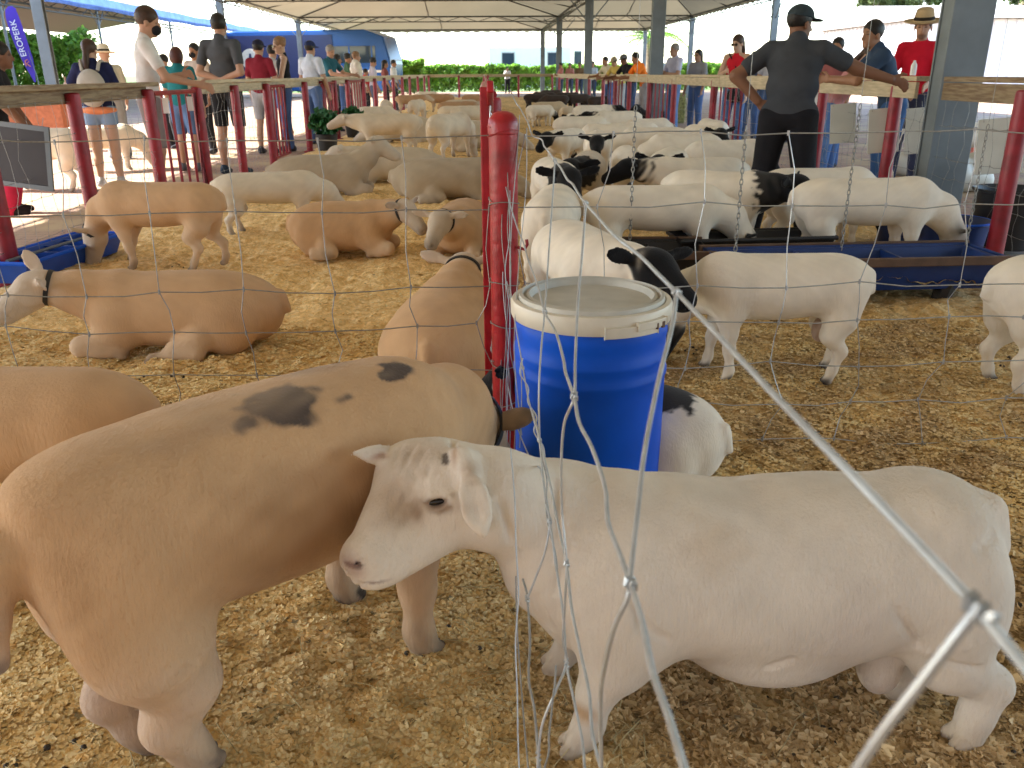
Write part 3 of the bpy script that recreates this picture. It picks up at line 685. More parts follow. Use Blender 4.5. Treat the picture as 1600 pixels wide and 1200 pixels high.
# banner
t = thing('feather_banner', 'purple feather banner with white lettering on a thin pole', 'banner', (-13.3, 26, -.04)); m = MB()
m.tube([(.36, 0, 0), (.32, 0, 1.2), (.10, 0, 2.6), (-.06, 0, 3.0)], [.018, .016, .012, .008], 6); obj('pole', m, M['steel'], t)
L_ = [(.22, 1.05), (.05, 1.45), (-.10, 1.9), (-.19, 2.35), (-.22, 2.75), (-.19, 2.95), (-.10, 3.05), (.0, 3.06), (.09, 3.0)]; Rr = [(.26, 1.05), (.30, 1.45), (.30, 1.7), (.27, 1.95), (.22, 2.35), (.17, 2.6), (.13, 2.8), (.11, 2.9), (.10, 2.95)]
m = MB(); vs = []; fs = []
for k_ in range(9): vs += [(L_[k_][0], -.012+.02*math.sin(k_), L_[k_][1]), (Rr[k_][0], -.012+.01*math.sin(k_*1.3), Rr[k_][1])]
vs2 = [(a, b+.008, c) for a, b, c in vs]
m.add(vs+vs2, [(2*q, 2*q+1, 2*q+3, 2*q+2) for q in range(8)]+[(18+2*q+2, 18+2*q+3, 18+2*q+1, 18+2*q) for q in range(8)]); flag = obj('cloth', m, M['purple'], t)
def text(name, body, size, m_, parent, loc, rot, ext=.003):
    cu = bpy.data.curves.new(name, 'FONT'); cu.body = body; cu.size = size; cu.extrude = ext; cu.align_x = 'CENTER'; cu.align_y = 'CENTER'
    o = bpy.data.objects.new(name, cu); C.objects.link(o); o.rotation_euler = rot; o.location = loc
    bpy.context.view_layer.update(); dg = bpy.context.evaluated_depsgraph_get(); me = bpy.data.meshes.new_from_object(o.evaluated_get(dg)); o2 = bpy.data.objects.new(name, me); me.materials.append(m_)
    C.objects.link(o2); o2.parent = parent; o2.location = loc; o2.rotation_euler = rot; bpy.data.objects.remove(o); return o2
text('lettering', 'EROPERK', .235, M['white_cloth'], flag, (.03, -.05, 2.22), (R(90), R(-98), 0))
m = MB(); m.tube([(.10, -.05, 1.48), (.09, -.05, 1.62), (.16, -.05, 1.66), (.20, -.05, 1.60), (.12, -.05, 1.55), (.22, -.05, 1.47)], .016, 6); obj('emblem', m, M['orange_print'], flag)
# ------------------------------------------------------------------ placing helpers (real ground points)
CAM = np.array([0, 0, CAM_H])
def ray(px, py): return FW+RT*(px-800)/FPX-UP*(py-600)/FPX
def gp(px, py, z=0.0): d = ray(px, py); return CAM+d*((z-CAM_H)/d[2])
def dp(px, py, depth): return CAM+ray(px, py)*depth
# ------------------------------------------------------------------ fences
def wavy(a, b, n, amp, seed, kinks=True):
    a = np.array(a, float); b = np.array(b, float); r = np.random.default_rng(seed); t = np.linspace(0, 1, n+1)
    P = a+(b-a)*t[:, None]; off = r.normal(0, amp, (n+1, 3)); off[0] *= .2; off[-1] *= .2; return P+off
def wire_mesh(mb, p0, p1, hs, step, r, amp, seed):
    p0 = np.array(p0, float); p1 = np.array(p1, float); L_ = np.linalg.norm((p1-p0)[:2]); n = max(1, int(L_/step)); rg = np.random.default_rng(seed)
    K = np.zeros((len(hs), n+1, 3))
    bulge = rg.normal(0, 1, n+1); bulge = np.convolve(bulge, np.ones(3)/3, 'same'); nrm = np.array([-(p1-p0)[1], (p1-p0)[0], 0])/L_
    for i, h in enumerate(hs):
        for j in range(n+1):
            K[i, j] = p0+(p1-p0)*j/n+[0, 0, h]+nrm*bulge[j]*amp*1.5*math.sin(math.pi*min(1, max(0, h)))+rg.normal(0, amp*.45, 3)
            K[i, j][:2] += (p1-p0)[:2]/L_*rg.normal(0, amp)
    for i in range(len(hs)):
        pts = []
        for j in range(n):
            a, b = K[i, j], K[i, j+1]; pts.append(a); pts.append((a+b)/2+[0, 0, -amp*.3]+rg.normal(0, amp*.25, 3))
        pts.append(K[i, n]); mb.tube(pts, r, 4, cap=False)
    for j in range(n+1):
        pts = []
        for i in range(len(hs)-1):
            a, b = K[i, j], K[i+1, j]; pts.append(a); pts.append((a+b)/2+nrm*rg.normal(0, amp)+[(rg.normal(0, amp*.5)), 0, 0])
        pts.append(K[-1, j]); mb.tube(pts, r*.85, 4, cap=False)
        if r > .0012:
            for i in range(len(hs)): mb.tube([K[i, j]-[0, 0, .007], K[i, j]+[0, 0, .007]], r*2, 5)
def post(x, y, h, parent, r=.052, ox=0, oy=0, cap=False, m_='red_dull', lean=(0, 0), flange=True):
    m = MB(); n = 18
    top = h; rings = [(r, 0), (r, top-.03), (r*.97, top-.012), (r*.8, top-.003), (.001, top)] if not cap else [(r, 0), (r, top-.06), (r*1.06, top-.058), (r*1.06, top-.035), (r*.98, top-.018), (r*.72, top-.004), (r*.35, top+.003), (.001, top+.004)]
    vs = MB(); vs.lathe(rings, (0, 0, 0), n); vs.v = [(a+lean[0]*c+x-ox, b+lean[1]*c+y-oy, c-.04) for a, b, c in vs.v]
    m.add(vs.v, vs.f)
    if flange: m.box((x-ox, y-oy, -.03), (r*3.2, r*3.2, .03))
    return obj('post', m, M[m_], parent)
def plank(a, b, parent, m_, w_=.14, t_=.035, drop=.10, z=1.12, ox=0, oy=0):
    a = np.array([a[0]-ox, a[1]-oy]); b = np.array([b[0]-ox, b[1]-oy]); d = b-a; L_ = np.linalg.norm(d); ang = math.atan2(d[1], d[0]); c = (a+b)/2; rot = Matrix.Rotation(ang, 3, 'Z')
    m = MB(); n = max(1, int(round(L_/3.0)))
    for q in range(n):
        cc = a+d*((q+.5)/n); e = .004*(-1)**q
        m.box((cc[0], cc[1], z-t_/2+e), (L_/n-.006, w_, t_), rot)
    o = obj('rail_top', m, M[m_], parent, smooth=False, bevel=.004)
    nr = np.array([-d[1], d[0]])/L_; m = MB()
    for q in range(n):
        cc = a+d*((q+.5)/n)+nr*(w_/2-.016); m.box((cc[0], cc[1], z-t_-drop/2-.002), (L_/n-.008, .028, drop), rot)
    obj('rail_board', m, M[m_], parent, smooth=False, bevel=.003)
HS = [.03, .165, .29, .42, .55, .79, 1.0]
# left fence of the tan pen
X0L = -2.95
t = thing('pen_fence', 'left pen fence of red posts with wire mesh and a worn board top', 'fence', (X0L, 6, 0))
for y in (3.9, 5.15, 6.35, 7.75): post(X0L, y, 1.1, t, ox=X0L, oy=6, lean=(0, 0))
for y in (9.05, 10.4, 11.9, 14.4, 15.9, 17.2, 18.8, 21.2, 23.4, 25.6, 28, 31, 34, 38, 42): post(X0L, y, 1.1, t, ox=X0L, oy=6)
plank((X0L, 2.3), (X0L, 7.85), t, 'wood', ox=X0L, oy=6); plank((X0L, 9.0), (X0L, 44.5), t, 'wood_pale', ox=X0L, oy=6)
m = MB(); wire_mesh(m, (0, -3.6, 0), (0, 1.8, 0), HS, .16, .0016, .012, 5); wire_mesh(m, (0, 3.0, 0), (0, 5.5, 0), HS, .16, .0016, .012, 6); wire_mesh(m, (0, 7.4, 0), (0, 38, 0), HS[::2]+[1.0], .6, .0016, .02, 7); obj('wire_mesh', m, M['wire_old'], t)
def gate(label, y0, y1, x, tags=0):
    t = thing('pen_gate', label, 'gate', (x, y0, 0), 0, 'red pen gates'); L_ = y1-y0
    m = MB(); m.tube([(0, 0, .08), (0, 0, 1.02), (0, L_, 1.02), (0, L_, .08)], .028, 8, closed=True); obj('frame', m, M['red_dull'], t)
    for k_ in range(1, 5):
        m = MB(); m.tube([(0, L_*k_/5, .08), (0, L_*k_/5, 1.02)], .014, 6); obj('bar', m, M['red_dull'], t)
    return t
gate('red left gate between the board ends, behind the eating tan sheep', 7.85, 8.95, X0L)
gate('red left gate in front of the woman in the black top', 11.95, 12.9, X0L)
gate('red left gate by the potted plants', 15.95, 17.1, X0L)
gate('red left gate, most distant of the row', 19.0, 20.9, X0L)
# right fence
X0R = 3.4
t = thing('pen_fence', 'right pen fence of thick red posts with boards that visitors lean on', 'fence', (X0R, 6, 0))
for y in (3.0, 5.05, 7.15, 8.75, 10.0, 13.0, 15.8, 18.2, 20.8, 23, 25.5, 29, 33, 37, 41): post(X0R-(.26 if y == 5.05 else .03), y, 1.1, t, ox=X0R, oy=6)
plank((X0R, 2.3), (X0R, 6.35), t, 'wood', ox=X0R, oy=6, w_=.16, drop=.12); plank((X0R, 6.75), (X0R, 44.5), t, 'wood_pale', ox=X0R, oy=6, w_=.16, drop=.12)
m = MB(); wire_mesh(m, (0, -3.6, 0), (0, 7, 0), HS, .16, .0016, .014, 15); wire_mesh(m, (0, 7.2, 0), (0, 38, 0), HS[::2]+[1.0], .6, .0016, .02, 17); obj('wire_mesh', m, M['wire_old'], t)
gate('red right gate with close bars beside the woman in red', 11.6, 12.9, X0R-.02)
gate('red right gate in front of the man in orange', 16.0, 18.0, X0R-.02)
gate('red right gate, small, left of the wide centre column', 22, 24.5, X0R-.02)
# end fence
t = thing('pen_fence', 'far end fence with a pale board in front of the hedge', 'fence', (0, 44.5, 0))
for x in (-2.9, -1.4, .06, 1.6, 3.3): post(x, 44.5, 1.1, t, oy=44.5)
plank((-3, 44.5), (3.5, 44.5), t, 'wood_pale', oy=44.5); m = MB(); wire_mesh(m, (-2.9, 0, 0), (3.3, 0, 0), HS[::2], .5, .003, .01, 33); obj('wire_mesh', m, M['wire_old'], t)
# the near red corner post
PD = np.array([.045, 2.50])
t = thing('corner_post', 'glossy red corner post with domed cap, wires twisted round it, behind the blue barrel', 'post', (PD[0], PD[1], 0))
p = post(0, 0, 1.105, t, r=.042, cap=True, m_='red')
m = MB(); m.tube([(.040, -.02, .68), (.060, -.03, .675), (.068, -.03, .69), (.066, -.03, .705)], .005, 8); obj('hook', m, M['red'], t)
for k_, z in enumerate((1.0, .80, .56, .43, .30, .17)):
    m = MB(); pts = [(.0455*math.cos(a), .0455*math.sin(a), z+.008*math.sin(a*1.5+k_)+.002*a) for a in np.linspace(0, 2*math.pi*1.6, 26)]; m.tube(pts, .0016, 5); obj('wire_wrap', m, M['wire_old'] if k_ else M['red'], t)
# divider fence beyond the corner post
t = thing('divider_fence', 'red and wire divider running back between tan and white sheep', 'fence', (.03, 2.6, 0))
m = MB(); m.box((-.035, .16, .56), (.035, .05, 1.14)); m.box((-.02, .10, 1.10), (.02, .22, .035), Matrix.Rotation(R(-18), 3, 'X')); obj('gate_stile', m, M['red'], t, smooth=False, bevel=.004)
for k_, y in enumerate((4.3, 5.9, 7.8, 10, 12.5, 15, 18, 21, 24, 27, 30, 33, 36, 40)): post(.03-.012*k_, y, 1.10, t, r=.04, ox=.03, oy=2.6)
m = MB(); m.tube([(-.03, .15, 1.09), (-.035, .9, 1.12), (-.04, 1.8, 1.09)], .022, 8); obj('top_bar', m, M['red'], t)
m = MB(); m.tube([(0, 1.7, 1.07), (-.15, 41, 1.07)], .02, 8); obj('top_bar', m, M['red_dull'], t)
m = MB(); wire_mesh(m, (-.02, .1, 0), (-.03, 6, 0), HS+[1.07], .15, .0017, .009, 25); wire_mesh(m, (-.03, 6, 0), (-.15, 41, 0), HS[::2]+[1.05], .3, .0018, .012, 26); obj('wire_mesh', m, M['wire'], t)
# cross fence through the corner post
t = thing('cross_fence', 'sagging wire mesh fence crossing the left pen at the corner post', 'fence', (-1.5, 2.5, 0))
m = MB(); wire_mesh(m, (-1.45, 0, 0), (1.50, 0, 0), [.02, .165, .29, .43, .55, .79, 1.0], .245, .0018, .013, 41); obj('wire_mesh', m, M['wire_old'], t); post(X0L, 2.5, 1.1, t, ox=-1.5, oy=2.5)
t = thing('cross_fence', 'sagging wire mesh fence crossing the right pen behind the blue barrel', 'fence', (1.7, 2.53, 0))
m = MB(); wire_mesh(m, (-1.62, 0, 0), (1.65, -.1, 0), [.02, .165, .29, .43, .55, .79, 1.0], .262, .0019, .016, 43); obj('wire_mesh', m, M['wire'], t); post(X0R, 2.4, 1.1, t, ox=1.7, oy=2.53)
# slack divider wires coming towards the viewer
t = thing('wire_netting', 'slack silver wire netting sagging from the corner post towards the viewer', 'wire netting', (.04, 2.45, 0)); O = np.array([.04, 2.45, 0])
def kn(mb, p, r, ax):
    ax = _n(ax); Q = frame(ax); pts = [p+ax*(q*.0011*r/.0022-.006*r/.0022)+Q[1]*math.cos(q*1.2)*r*1.35+Q[2]*math.sin(q*1.2)*r*1.35 for q in range(13)]; mb.tube(pts, r*.75, 5)
def spline(P, m=7):
    P = [2*P[0]-P[1]]+list(P)+[2*P[-1]-P[-2]]; out = []
    for i in range(1, len(P)-2):
        for q in range(m):
            u = q/m; p0, p1, p2, p3 = P[i-1:i+3]; out.append(.5*(2*p1+(p2-p0)*u+(2*p0-5*p1+4*p2-p3)*u*u+(3*p1-p0-3*p2+p3)*u**3))
    out.append(P[-2]); return out
def strand(name, pix, r, knots=(), smooth_=True, m_='wire'):
    P = [dp(*q)-O for q in pix]; m = MB(); m.tube(spline(P) if smooth_ else P, r, 8); o = obj(name, m, M[m_], t)
    for i in knots:
        m = MB(); kn(m, P[i], r*1.15, P[min(i+1, len(P)-1)]-P[max(i-1, 0)]); obj('knot', m, M['wire'], o)
strand('wire', [(797, 140, 2.55), (806, 160, 2.45), (812, 168, 2.42), (822, 186, 2.3), (826, 194, 2.25), (832, 212, 2.2), (846, 218, 2.0), (850, 228, 1.92), (858, 238, 1.8), (867, 251, 1.6), (876, 262, 1.5), (886, 280, 1.4), (895, 288, 1.32), (904, 303, 1.25), (915, 318, 1.14), (933, 338, 1.04), (960, 368, .93), (1000, 400, .83), (1028, 428, .76), (1057, 457, .70), (1120, 522, .55), (1200, 607, .44), (1290, 700, .355), (1400, 815, .305), (1478, 898, .275), (1528, 952, .258), (1600, 1040, .235), (1700, 1150, .21)], .0018, (9, 14, 19, 25))
strand('wire', [(790, 290, 2.42), (796, 315, 2.35), (808, 355, 2.2), (818, 380, 2.0), (826, 408, 1.85), (840, 445, 1.6), (851, 487, 1.35), (868, 518, 1.2), (880, 560, 1.08), (884, 583, 1.03), (897, 620, .92), (905, 660, .86), (925, 700, .78), (945, 760, .72), (950, 815, .67), (968, 865, .60), (985, 912, .54), (1003, 970, .48), (1020, 1050, .43), (1045, 1120, .39), (1075, 1220, .35)], .0020, (6, 10, 16))
strand('wire', [(792, 440, 2.42), (804, 500, 2.2), (817, 575, 1.9), (826, 625, 1.7), (843, 688, 1.3), (858, 750, 1.15), (872, 820, 1.06), (885, 880, .98), (893, 950, .92), (905, 1010, .88), (920, 1080, .83), (926, 1150, .78), (945, 1220, .72)], .0017, (2, 4, 7))
strand('wire', [(793, 600, 2.42), (806, 660, 2.1), (830, 720, 1.6), (845, 735, 1.35), (859, 814, 1.14), (868, 880, 1.10), (880, 960, 1.06), (885, 1036, 1.02), (898, 1100, .98), (910, 1160, .95), (915, 1230, .9)], .0016, (4, 7))
strand('wire', [(817, 905, 1.20), (822, 922, 1.18), (824, 935, 1.16), (828, 1000, 1.12), (826, 1060, 1.08), (835, 1110, 1.05), (841, 1180, 1.02), (850, 1240, 1.0)], .0017, (2, 6), m_='wire_old')
strand('upright_wire', [(867, 251, 1.6), (864, 300, 1.55), (857, 400, 1.45), (851, 487, 1.35), (846, 540, 1.3), (842, 610, 1.28), (843, 688, 1.3)], .0015)
strand('upright_wire', [(843, 688, 1.3), (849, 750, 1.2), (854, 790, 1.16), (859, 814, 1.14), (852, 860, 1.14), (838, 900, 1.15), (824, 935, 1.16)], .0015)
strand('upright_wire', [(915, 318, 1.14), (910, 390, 1.09), (903, 470, 1.02), (899, 560, .96), (897, 620, .92), (882, 660, .94), (877, 720, .96), (878, 800, .98), (885, 880, .98), (882, 950, 1.0), (880, 1000, 1.01), (885, 1036, 1.02), (868, 1080, 1.0), (848, 1130, 1.0), (841, 1180, 1.0), (838, 1240, 1.0)], .0016, (4,))
strand('upright_wire', [(1057, 457, .70), (1050, 510, .68), (1030, 590, .65), (1008, 700, .61), (996, 800, .58), (985, 895, .55), (980, 935, .545), (960, 980, .56), (945, 1040, .60), (938, 1100, .65), (940, 1220, .70)], .0018)
strand('upright_wire', [(1528, 952, .258), (1490, 1000, .262), (1430, 1078, .27), (1380, 1142, .278), (1320, 1230, .29)], .0019)
for k_, (xa, ya, xb, yb, z0) in enumerate(((800, 700, 815, 1230, 1.30), (835, 640, 870, 900, 1.22), (812, 560, 850, 720, 1.5), (870, 1040, 850, 1230, 1.0))):
    rr_ = random.Random(k_+13); strand('loose_strand', [(xa+(xb-xa)*q/7+rr_.uniform(-5, 5), ya+(yb-ya)*q/7, z0*(1-.012*q)) for q in range(8)], .0012, m_='wire_old' if k_ % 2 else 'wire')
strand('loose_strand', [(812, 180, 2.40), (808, 240, 2.40), (800, 340, 2.40), (797, 440, 2.40), (808, 520, 2.3), (815, 600, 2.2), (812, 700, 2.2)], .0014)
strand('loose_strand', [(823, 200, 2.38), (822, 290, 2.38), (812, 400, 2.38), (806, 480, 2.2), (804, 560, 2.2), (815, 680, 2.0)], .0014)
strand('loose_strand', [(806, 900, 1.32), (808, 980, 1.30), (812, 1040, 1.28), (818, 1120, 1.22), (828, 1230, 1.15)], .0013, m_='wire_old')
for k_, (xa, xb, z0) in enumerate(((788, 792, 2.5), (781, 786, 2.6), (795, 790, 2.42), (784, 799, 2.44), (776, 788, 2.7), (800, 785, 2.43), (770, 780, 2.9), (792, 804, 2.40))):
    rr_ = random.Random(k_+3); strand('loose_strand', [(xa+(xb-xa)*q/8+rr_.uniform(-4, 4), 250+q*58+rr_.uniform(-8, 8), z0) for q in range(9)], .0013, m_='wire_old' if k_ % 2 else 'wire')
# ------------------------------------------------------------------ barrel
bx, by, br = .273, 2.18, .207
t = thing('plastic_barrel', 'blue plastic barrel with a cream ring lid beside the red post', 'barrel', (bx, by, .0)); H_ = .60
m = MB(); m.lathe([(.001, .0), (br*.92, .0), (br*.98, .012), (br*1.0, .05), (br*1.0, .12), (br*1.0, .30), (br*1.0, .36), (br*1.0, .395), (br*1.02, .405), (br*1.02, .415), (br*1.0, .425), (br*1.0, .445), (br*1.02, .455), (br*1.02, .465), (br*.995, .478), (br*.99, .505), (br*1.005, .520), (br*1.0, .545), (br*.96, .565), (br*.95, H_-.02)], n=72); obj('body', m, M['blue'], t)
m = MB(); m.lathe([(br*.97, H_-.045), (br*1.035, H_-.045), (br*1.05, H_-.038), (br*1.05, H_-.006), (br*1.03, H_+.002), (br*.97, H_+.004), (br*.955, H_-.002)], n=72); obj('lid_ring', m, M['cream'], t)
m = MB(); m.lathe([(br*.965, H_-.01), (br*.94, H_+.014), (br*.90, H_+.016), (br*.88, H_+.006), (br*.865, H_+.003), (br*.85, H_+.012), (br*.81, H_+.014), (br*.79, H_+.006), (br*.77, H_-.003), (.001, H_-.003)], n=72); obj('lid', m, M['lid'], t)
m = MB(); rr = br*1.065
for a0, a1, dz, hh, ex in ((-88, -48, -.033, .028, .006), (-66, -40, -.018, .02, .010)):
    vs = []; fs = []; n = 12
    for q in range(n+1):
        a = R(a0+(a1-a0)*q/n)
        for r2, z in ((rr-.006, -.016), (rr+ex, -.016), (rr+ex, hh-.016), (rr-.006, hh-.016)): vs.append((r2*math.cos(a), r2*math.sin(a), H_+dz+z))
    for q in range(n):
        for k_ in range(4): fs.append((q*4+k_, q*4+(k_+1) % 4, q*4+4+(k_+1) % 4, q*4+4+k_))
    fs += [(0, 1, 2, 3), (n*4+3, n*4+2, n*4+1, n*4)]; m.add(vs, fs)
obj('clamp_latch', m, M['cream'], t, smooth=False, bevel=.002)
m = MB(); a = R(-44); m.box(((rr+.009)*math.cos(a), (rr+.009)*math.sin(a), H_-.030), (.006, .010, .016), Matrix.Rotation(a, 3, 'Z')); a = R(-50); m.box(((rr+.009)*math.cos(a), (rr+.009)*math.sin(a), H_-.030), (.006, .004, .016), Matrix.Rotation(a, 3, 'Z')); obj('clasp', m, M['wood_brown'], t, smooth=False)
# ------------------------------------------------------------------ troughs, tubs, signs
def trough(name, label, c, rz, L_, W_, H2, z0, m_, parts, legs=False, feed=False, rails=False, chains=()):
    t = thing(name, label, 'trough', (c[0], c[1], z0), rz); m = MB(); th = .012; b = .72
    for sgn in (1, -1):   # sloping long sides and ends, inner and outer skins
        pass
    o = [(-L_/2, -W_/2, H2), (L_/2, -W_/2, H2), (L_/2, W_/2, H2), (-L_/2, W_/2, H2)]; bt = [(x*.94, y*b, 0) for x, y, _ in o]
    oi = [(x-math.copysign(.02, x), y-math.copysign(.02, y), H2) for x, y, _ in o]; bi = [(x*.98, y*.95, .02) for x, y, _ in bt]
    m.add(o+bt+oi+bi, [(0, 1, 5, 4), (1, 2, 6, 5), (2, 3, 7, 6), (3, 0, 4, 7), (4, 5, 6, 7), (0, 8, 9, 1), (1, 9, 10, 2), (2, 10, 11, 3), (3, 11, 8, 0), (8, 12, 13, 9), (9, 13, 14, 10), (10, 14, 15, 11), (11, 15, 12, 8), (12, 15, 14, 13)])
    obj('basin', m, M[m_], t, smooth=False, bevel=.006)
    m = MB(); m.tube([(x*1.01, y*1.03, H2) for x, y, _ in o], .013, 8, closed=True); obj('rim', m, M['blue' if m_ == 'blue_trough' else m_], t)
    for q in range(1, parts):
        x = -L_/2+L_*q/parts; m = MB(); m.add([(x-.008, -W_/2+.02, H2-.012), (x-.008, W_/2-.02, H2-.012), (x-.008, W_/2*b, .015), (x-.008, -W_/2*b, .015), (x+.008, -W_/2+.02, H2-.012), (x+.008, W_/2-.02, H2-.012), (x+.008, W_/2*b, .015), (x+.008, -W_/2*b, .015)], [(0, 3, 2, 1), (4, 5, 6, 7), (0, 1, 5, 4)]); obj('partition', m, M[m_], t, smooth=False)
    if feed:
        f = lambda X, Y: .05+.03*np.sin(X*5+1)*np.sin(X*11)+.012*smooth_noise(X*8, Y*8, 3, .5)
        o_ = obj('feed', grid(-L_/2+.05, L_/2-.05, -W_/2*.86, W_/2*.86, 90, 16, f), M['bedding'], t)
    if rails:
        for sg in (1, -1): m = MB(); m.box((0, sg*(W_/2+.02), H2-.0), (L_+.05, .03, .045)); obj('rail', m, M['wood_brown'], t, smooth=False, bevel=.004)
    for x, y, hh in chains:
        m = MB(); nl = int(hh/.028)
        for q in range(nl):
            z = H2+q*.028; pts = []
            for k_ in range(8):
                a = k_*math.pi/4; u, v = .008*math.cos(a), .019*math.sin(a); pts.append((x+(u if q % 2 else 0), y+(0 if q % 2 else u), z+v))
            m.tube(pts, .0028, 4, closed=True)
        m.tube([(x, y, H2+nl*.028), (x, y, 3.6-z0)], .0015, 4); obj('chain', m, M['wire_old'], t)
    if legs:
        for x in (L_*.33,):
            m = MB(); m.cone = None; m.tube([(x, -W_/2*.5, .02), (x-.02, -W_/2*.5, -.08), (x, -W_/2*.5, -z0-.03)], [.055, .05, .035], 8); obj('foot', m, M['black'], t)
    return t
a, b = gp(20, 452, 0), gp(172, 398, 0); c = (a+b)/2; d = b-a
t = trough('feed_trough', 'blue feed trough with partitions by the left fence, tan sheep eating from it', c+np.array([-.10, .12, 0]), math.atan2(d[1], d[0]), np.linalg.norm(d[:2])*1.02, .34, .13, .0, 'blue_trough', 5)
m = MB(); L_ = np.linalg.norm(d[:2]); m.tube([(-L_/2+.02, -.02, .137), (L_/2-.02, -.02, .137)], .011, 8); obj('bar', m, M['steel'], t)
trough('feed_trough', 'long blue hanging trough with brown rails and chains, holding shavings', (1.98, 4.45), R(2), 1.52, .40, .17, .06, 'blue_dark', 3, legs=True, feed=True, rails=True, chains=((-.72, -.2, .72), (.02, .18, .8), (.75, .18, .7)))
trough('feed_trough', 'dark brown railed trough behind the black head that faces us', (.93, 4.75), R(-3), .62, .40, .15, .07, 'black', 2, feed=True, rails=True, chains=((-.1, .18, .8),))
trough('feed_trough', 'black rubber trough between the lying white sheep', (1.60, 5.05), R(4), .95, .3, .13, .10, 'black', 1)
def tub(label, x, y, r, h, m_, cat='tub', name='tub'):
    t = thing(name, label, cat, (x, y, 0)); m = MB(); m.lathe([(.001, 0), (r*.80, 0), (r*.84, .01), (r*.93, h*.7), (r*.97, h-.02), (r*1.04, h-.015), (r*1.04, h), (r*.99, h+.002), (r*.93, h-.02), (r*.80, .03), (.001, .03)], n=32); obj('basin', m, M[m_], t)
    m = MB(); m.tube([(r*1.03*math.cos(a), r*1.03*math.sin(a), h-.004) for a in np.linspace(0, 2*math.pi, 33)[:-1]], .008, 6, closed=True); obj('rim', m, M['blue' if 'blue' in m_ else m_], t); return t
tub('dark blue round tub at the foot of the wide near column', 2.98, 5.85, .23, .28, 'blue_dark'); tub('dark blue round tub in front of the other one by the right post', 3.02, 5.35, .22, .26, 'blue_dark')
tub('tall black tub behind the nearest right red post', 3.62, 5.75, .24, .40, 'black'); tub('black bucket cut by the left edge of the photo', -2.63, 4.25, .10, .2, 'black', 'bucket', 'bucket')
g_ = gp(749, 217); tub('black bucket standing beside the divider in the tan pen', g_[0], g_[1], .17, .24, 'black', 'bucket', 'bucket')
g_ = gp(700, 196); tub('dark grey tub among the distant tan sheep', g_[0], g_[1], .24, .30, 'black')
def panel(label, c, w_, h, rz, m_, frame_=None, tilt=0):
    t = thing('sign_panel', label, 'panel', c, rz); m = MB(); rot = Matrix.Rotation(R(tilt), 3, 'Y'); m.box((0, 0, 0), (w_, .012, h), rot); obj('board', m, M[m_], t, smooth=False, bevel=.003)
    if frame_:
        m = MB()
        for dx, dz, a_, b_ in ((0, h/2-.015, w_, .03), (0, -h/2+.015, w_, .03), (w_/2-.015, 0, .03, h-.062), (-w_/2+.015, 0, .03, h-.062)): m.box(rot @ Vector((dx, -.01, dz)), (a_, .006, b_), rot)
        obj('frame', m, M[frame_], t, smooth=False)
    m = MB()
    for dx in (-w_*.4, w_*.4): m.tube([rot @ Vector((dx, -.01, h/2-.02)), rot @ Vector((dx*.98, .02, h/2+.05))], .002, 5)
    obj('tie_wire', m, M['wire_old'], t); return t
c = dp(28, 243, 5.3); panel('dark slate board with a pale frame hanging tilted on the left fence', tuple(c), .44, .40, R(-5), 'slate', 'steel', tilt=7)
for px, py, dd, w_, h, lb in ((1317, 193, 7.9, .23, .36, 'white blank panel on the right fence, left one of the pair by the blue shirt'), (1381, 204, 7.0, .25, .36, 'white blank panel on the right fence touching the tall red post'), (1428, 205, 7.15, .14, .38, 'narrow white panel half hidden by the wide near column'), (1563, 228, 5.7, .30, .37, 'larger white blank panel at the right edge beside the nearest red post')):
    panel(lb, tuple(dp(px, py, dd)), w_, h, R(-12), 'white', tilt=-5)
def tagc(label, px, py, dd): t = tag(obj('paper_tag', (lambda m: (m.box((0, 0, 0), (.055, .004, .13)), m)[1])(MB()), M['white_cloth'], smooth=False, loc=tuple(dp(px, py, dd))), label, 'tag')
tagc('small white paper tag tied to the left red post by the tall man', 259, 165, 7.3); tagc('small white paper tag hanging below the teal shirt', 297, 162, 8.0)
tagc('small white paper tag on the right fence before the blue jeans', 1273, 155, 8.1)
m = MB(); m.lathe([(.001, 0), (.022, 0), (.024, .01), (.024, .075), (.02, .09), (.010, .108), (.010, .118), (.001, .12)], n=16); t = obj('water_bottle', m, M['white_cloth'], loc=tuple(dp(1426, 118, 7.05))); tag(t, 'clear water bottle standing on the right board top', 'bottle')
# potted greens, hay, sacks
def pot(label, px, py, s_):
    g_ = gp(px, py); t = thing('potted_plant', label, 'plant', (g_[0], g_[1], 0), 0, 'potted greens by the left fence'); m = MB(); m.lathe([(.001, 0), (.13*s_, 0), (.16*s_, .22*s_), (.15*s_, .23*s_), (.14*s_, .19*s_), (.001, .18*s_)], n=20); obj('pot', m, M['black'], t)
    def f(r, n): d = r.normal(size=(n, 3)); d /= np.linalg.norm(d, axis=1)[:, None]; return np.array([0, 0, .38*s_])+d*(r.random(n)**.5)[:, None]*np.array([.24, .24, .20])*s_
    obj('foliage', leaves(420, f, .055*s_, int(px), .6), M['leaf_dark'], t, smooth=False)
pot('leafy green plant in a black pot, nearer one by the left fence', 512, 235, 1.15); pot('leafy green plant that the long necked tan sheep nibbles', 553, 214, 1.0)
g_ = gp(1052, 192); t = thing('hay_bale', 'greenish hay bale standing against the right fence', 'hay', (g_[0], g_[1], 0)); m = MB(); m.box((0, 0, .35), (.45, .5, .7)); obj('bale', m, M['hay'], t, bevel=.04)
obj('loose_hay', leaves(1800, lambda r, n: np.stack([r.normal(0, .2, n), r.normal(0, .25, n), np.abs(r.normal(.35, .22, n))], 1), .05, 4, .12), M['hay'], t, smooth=False)
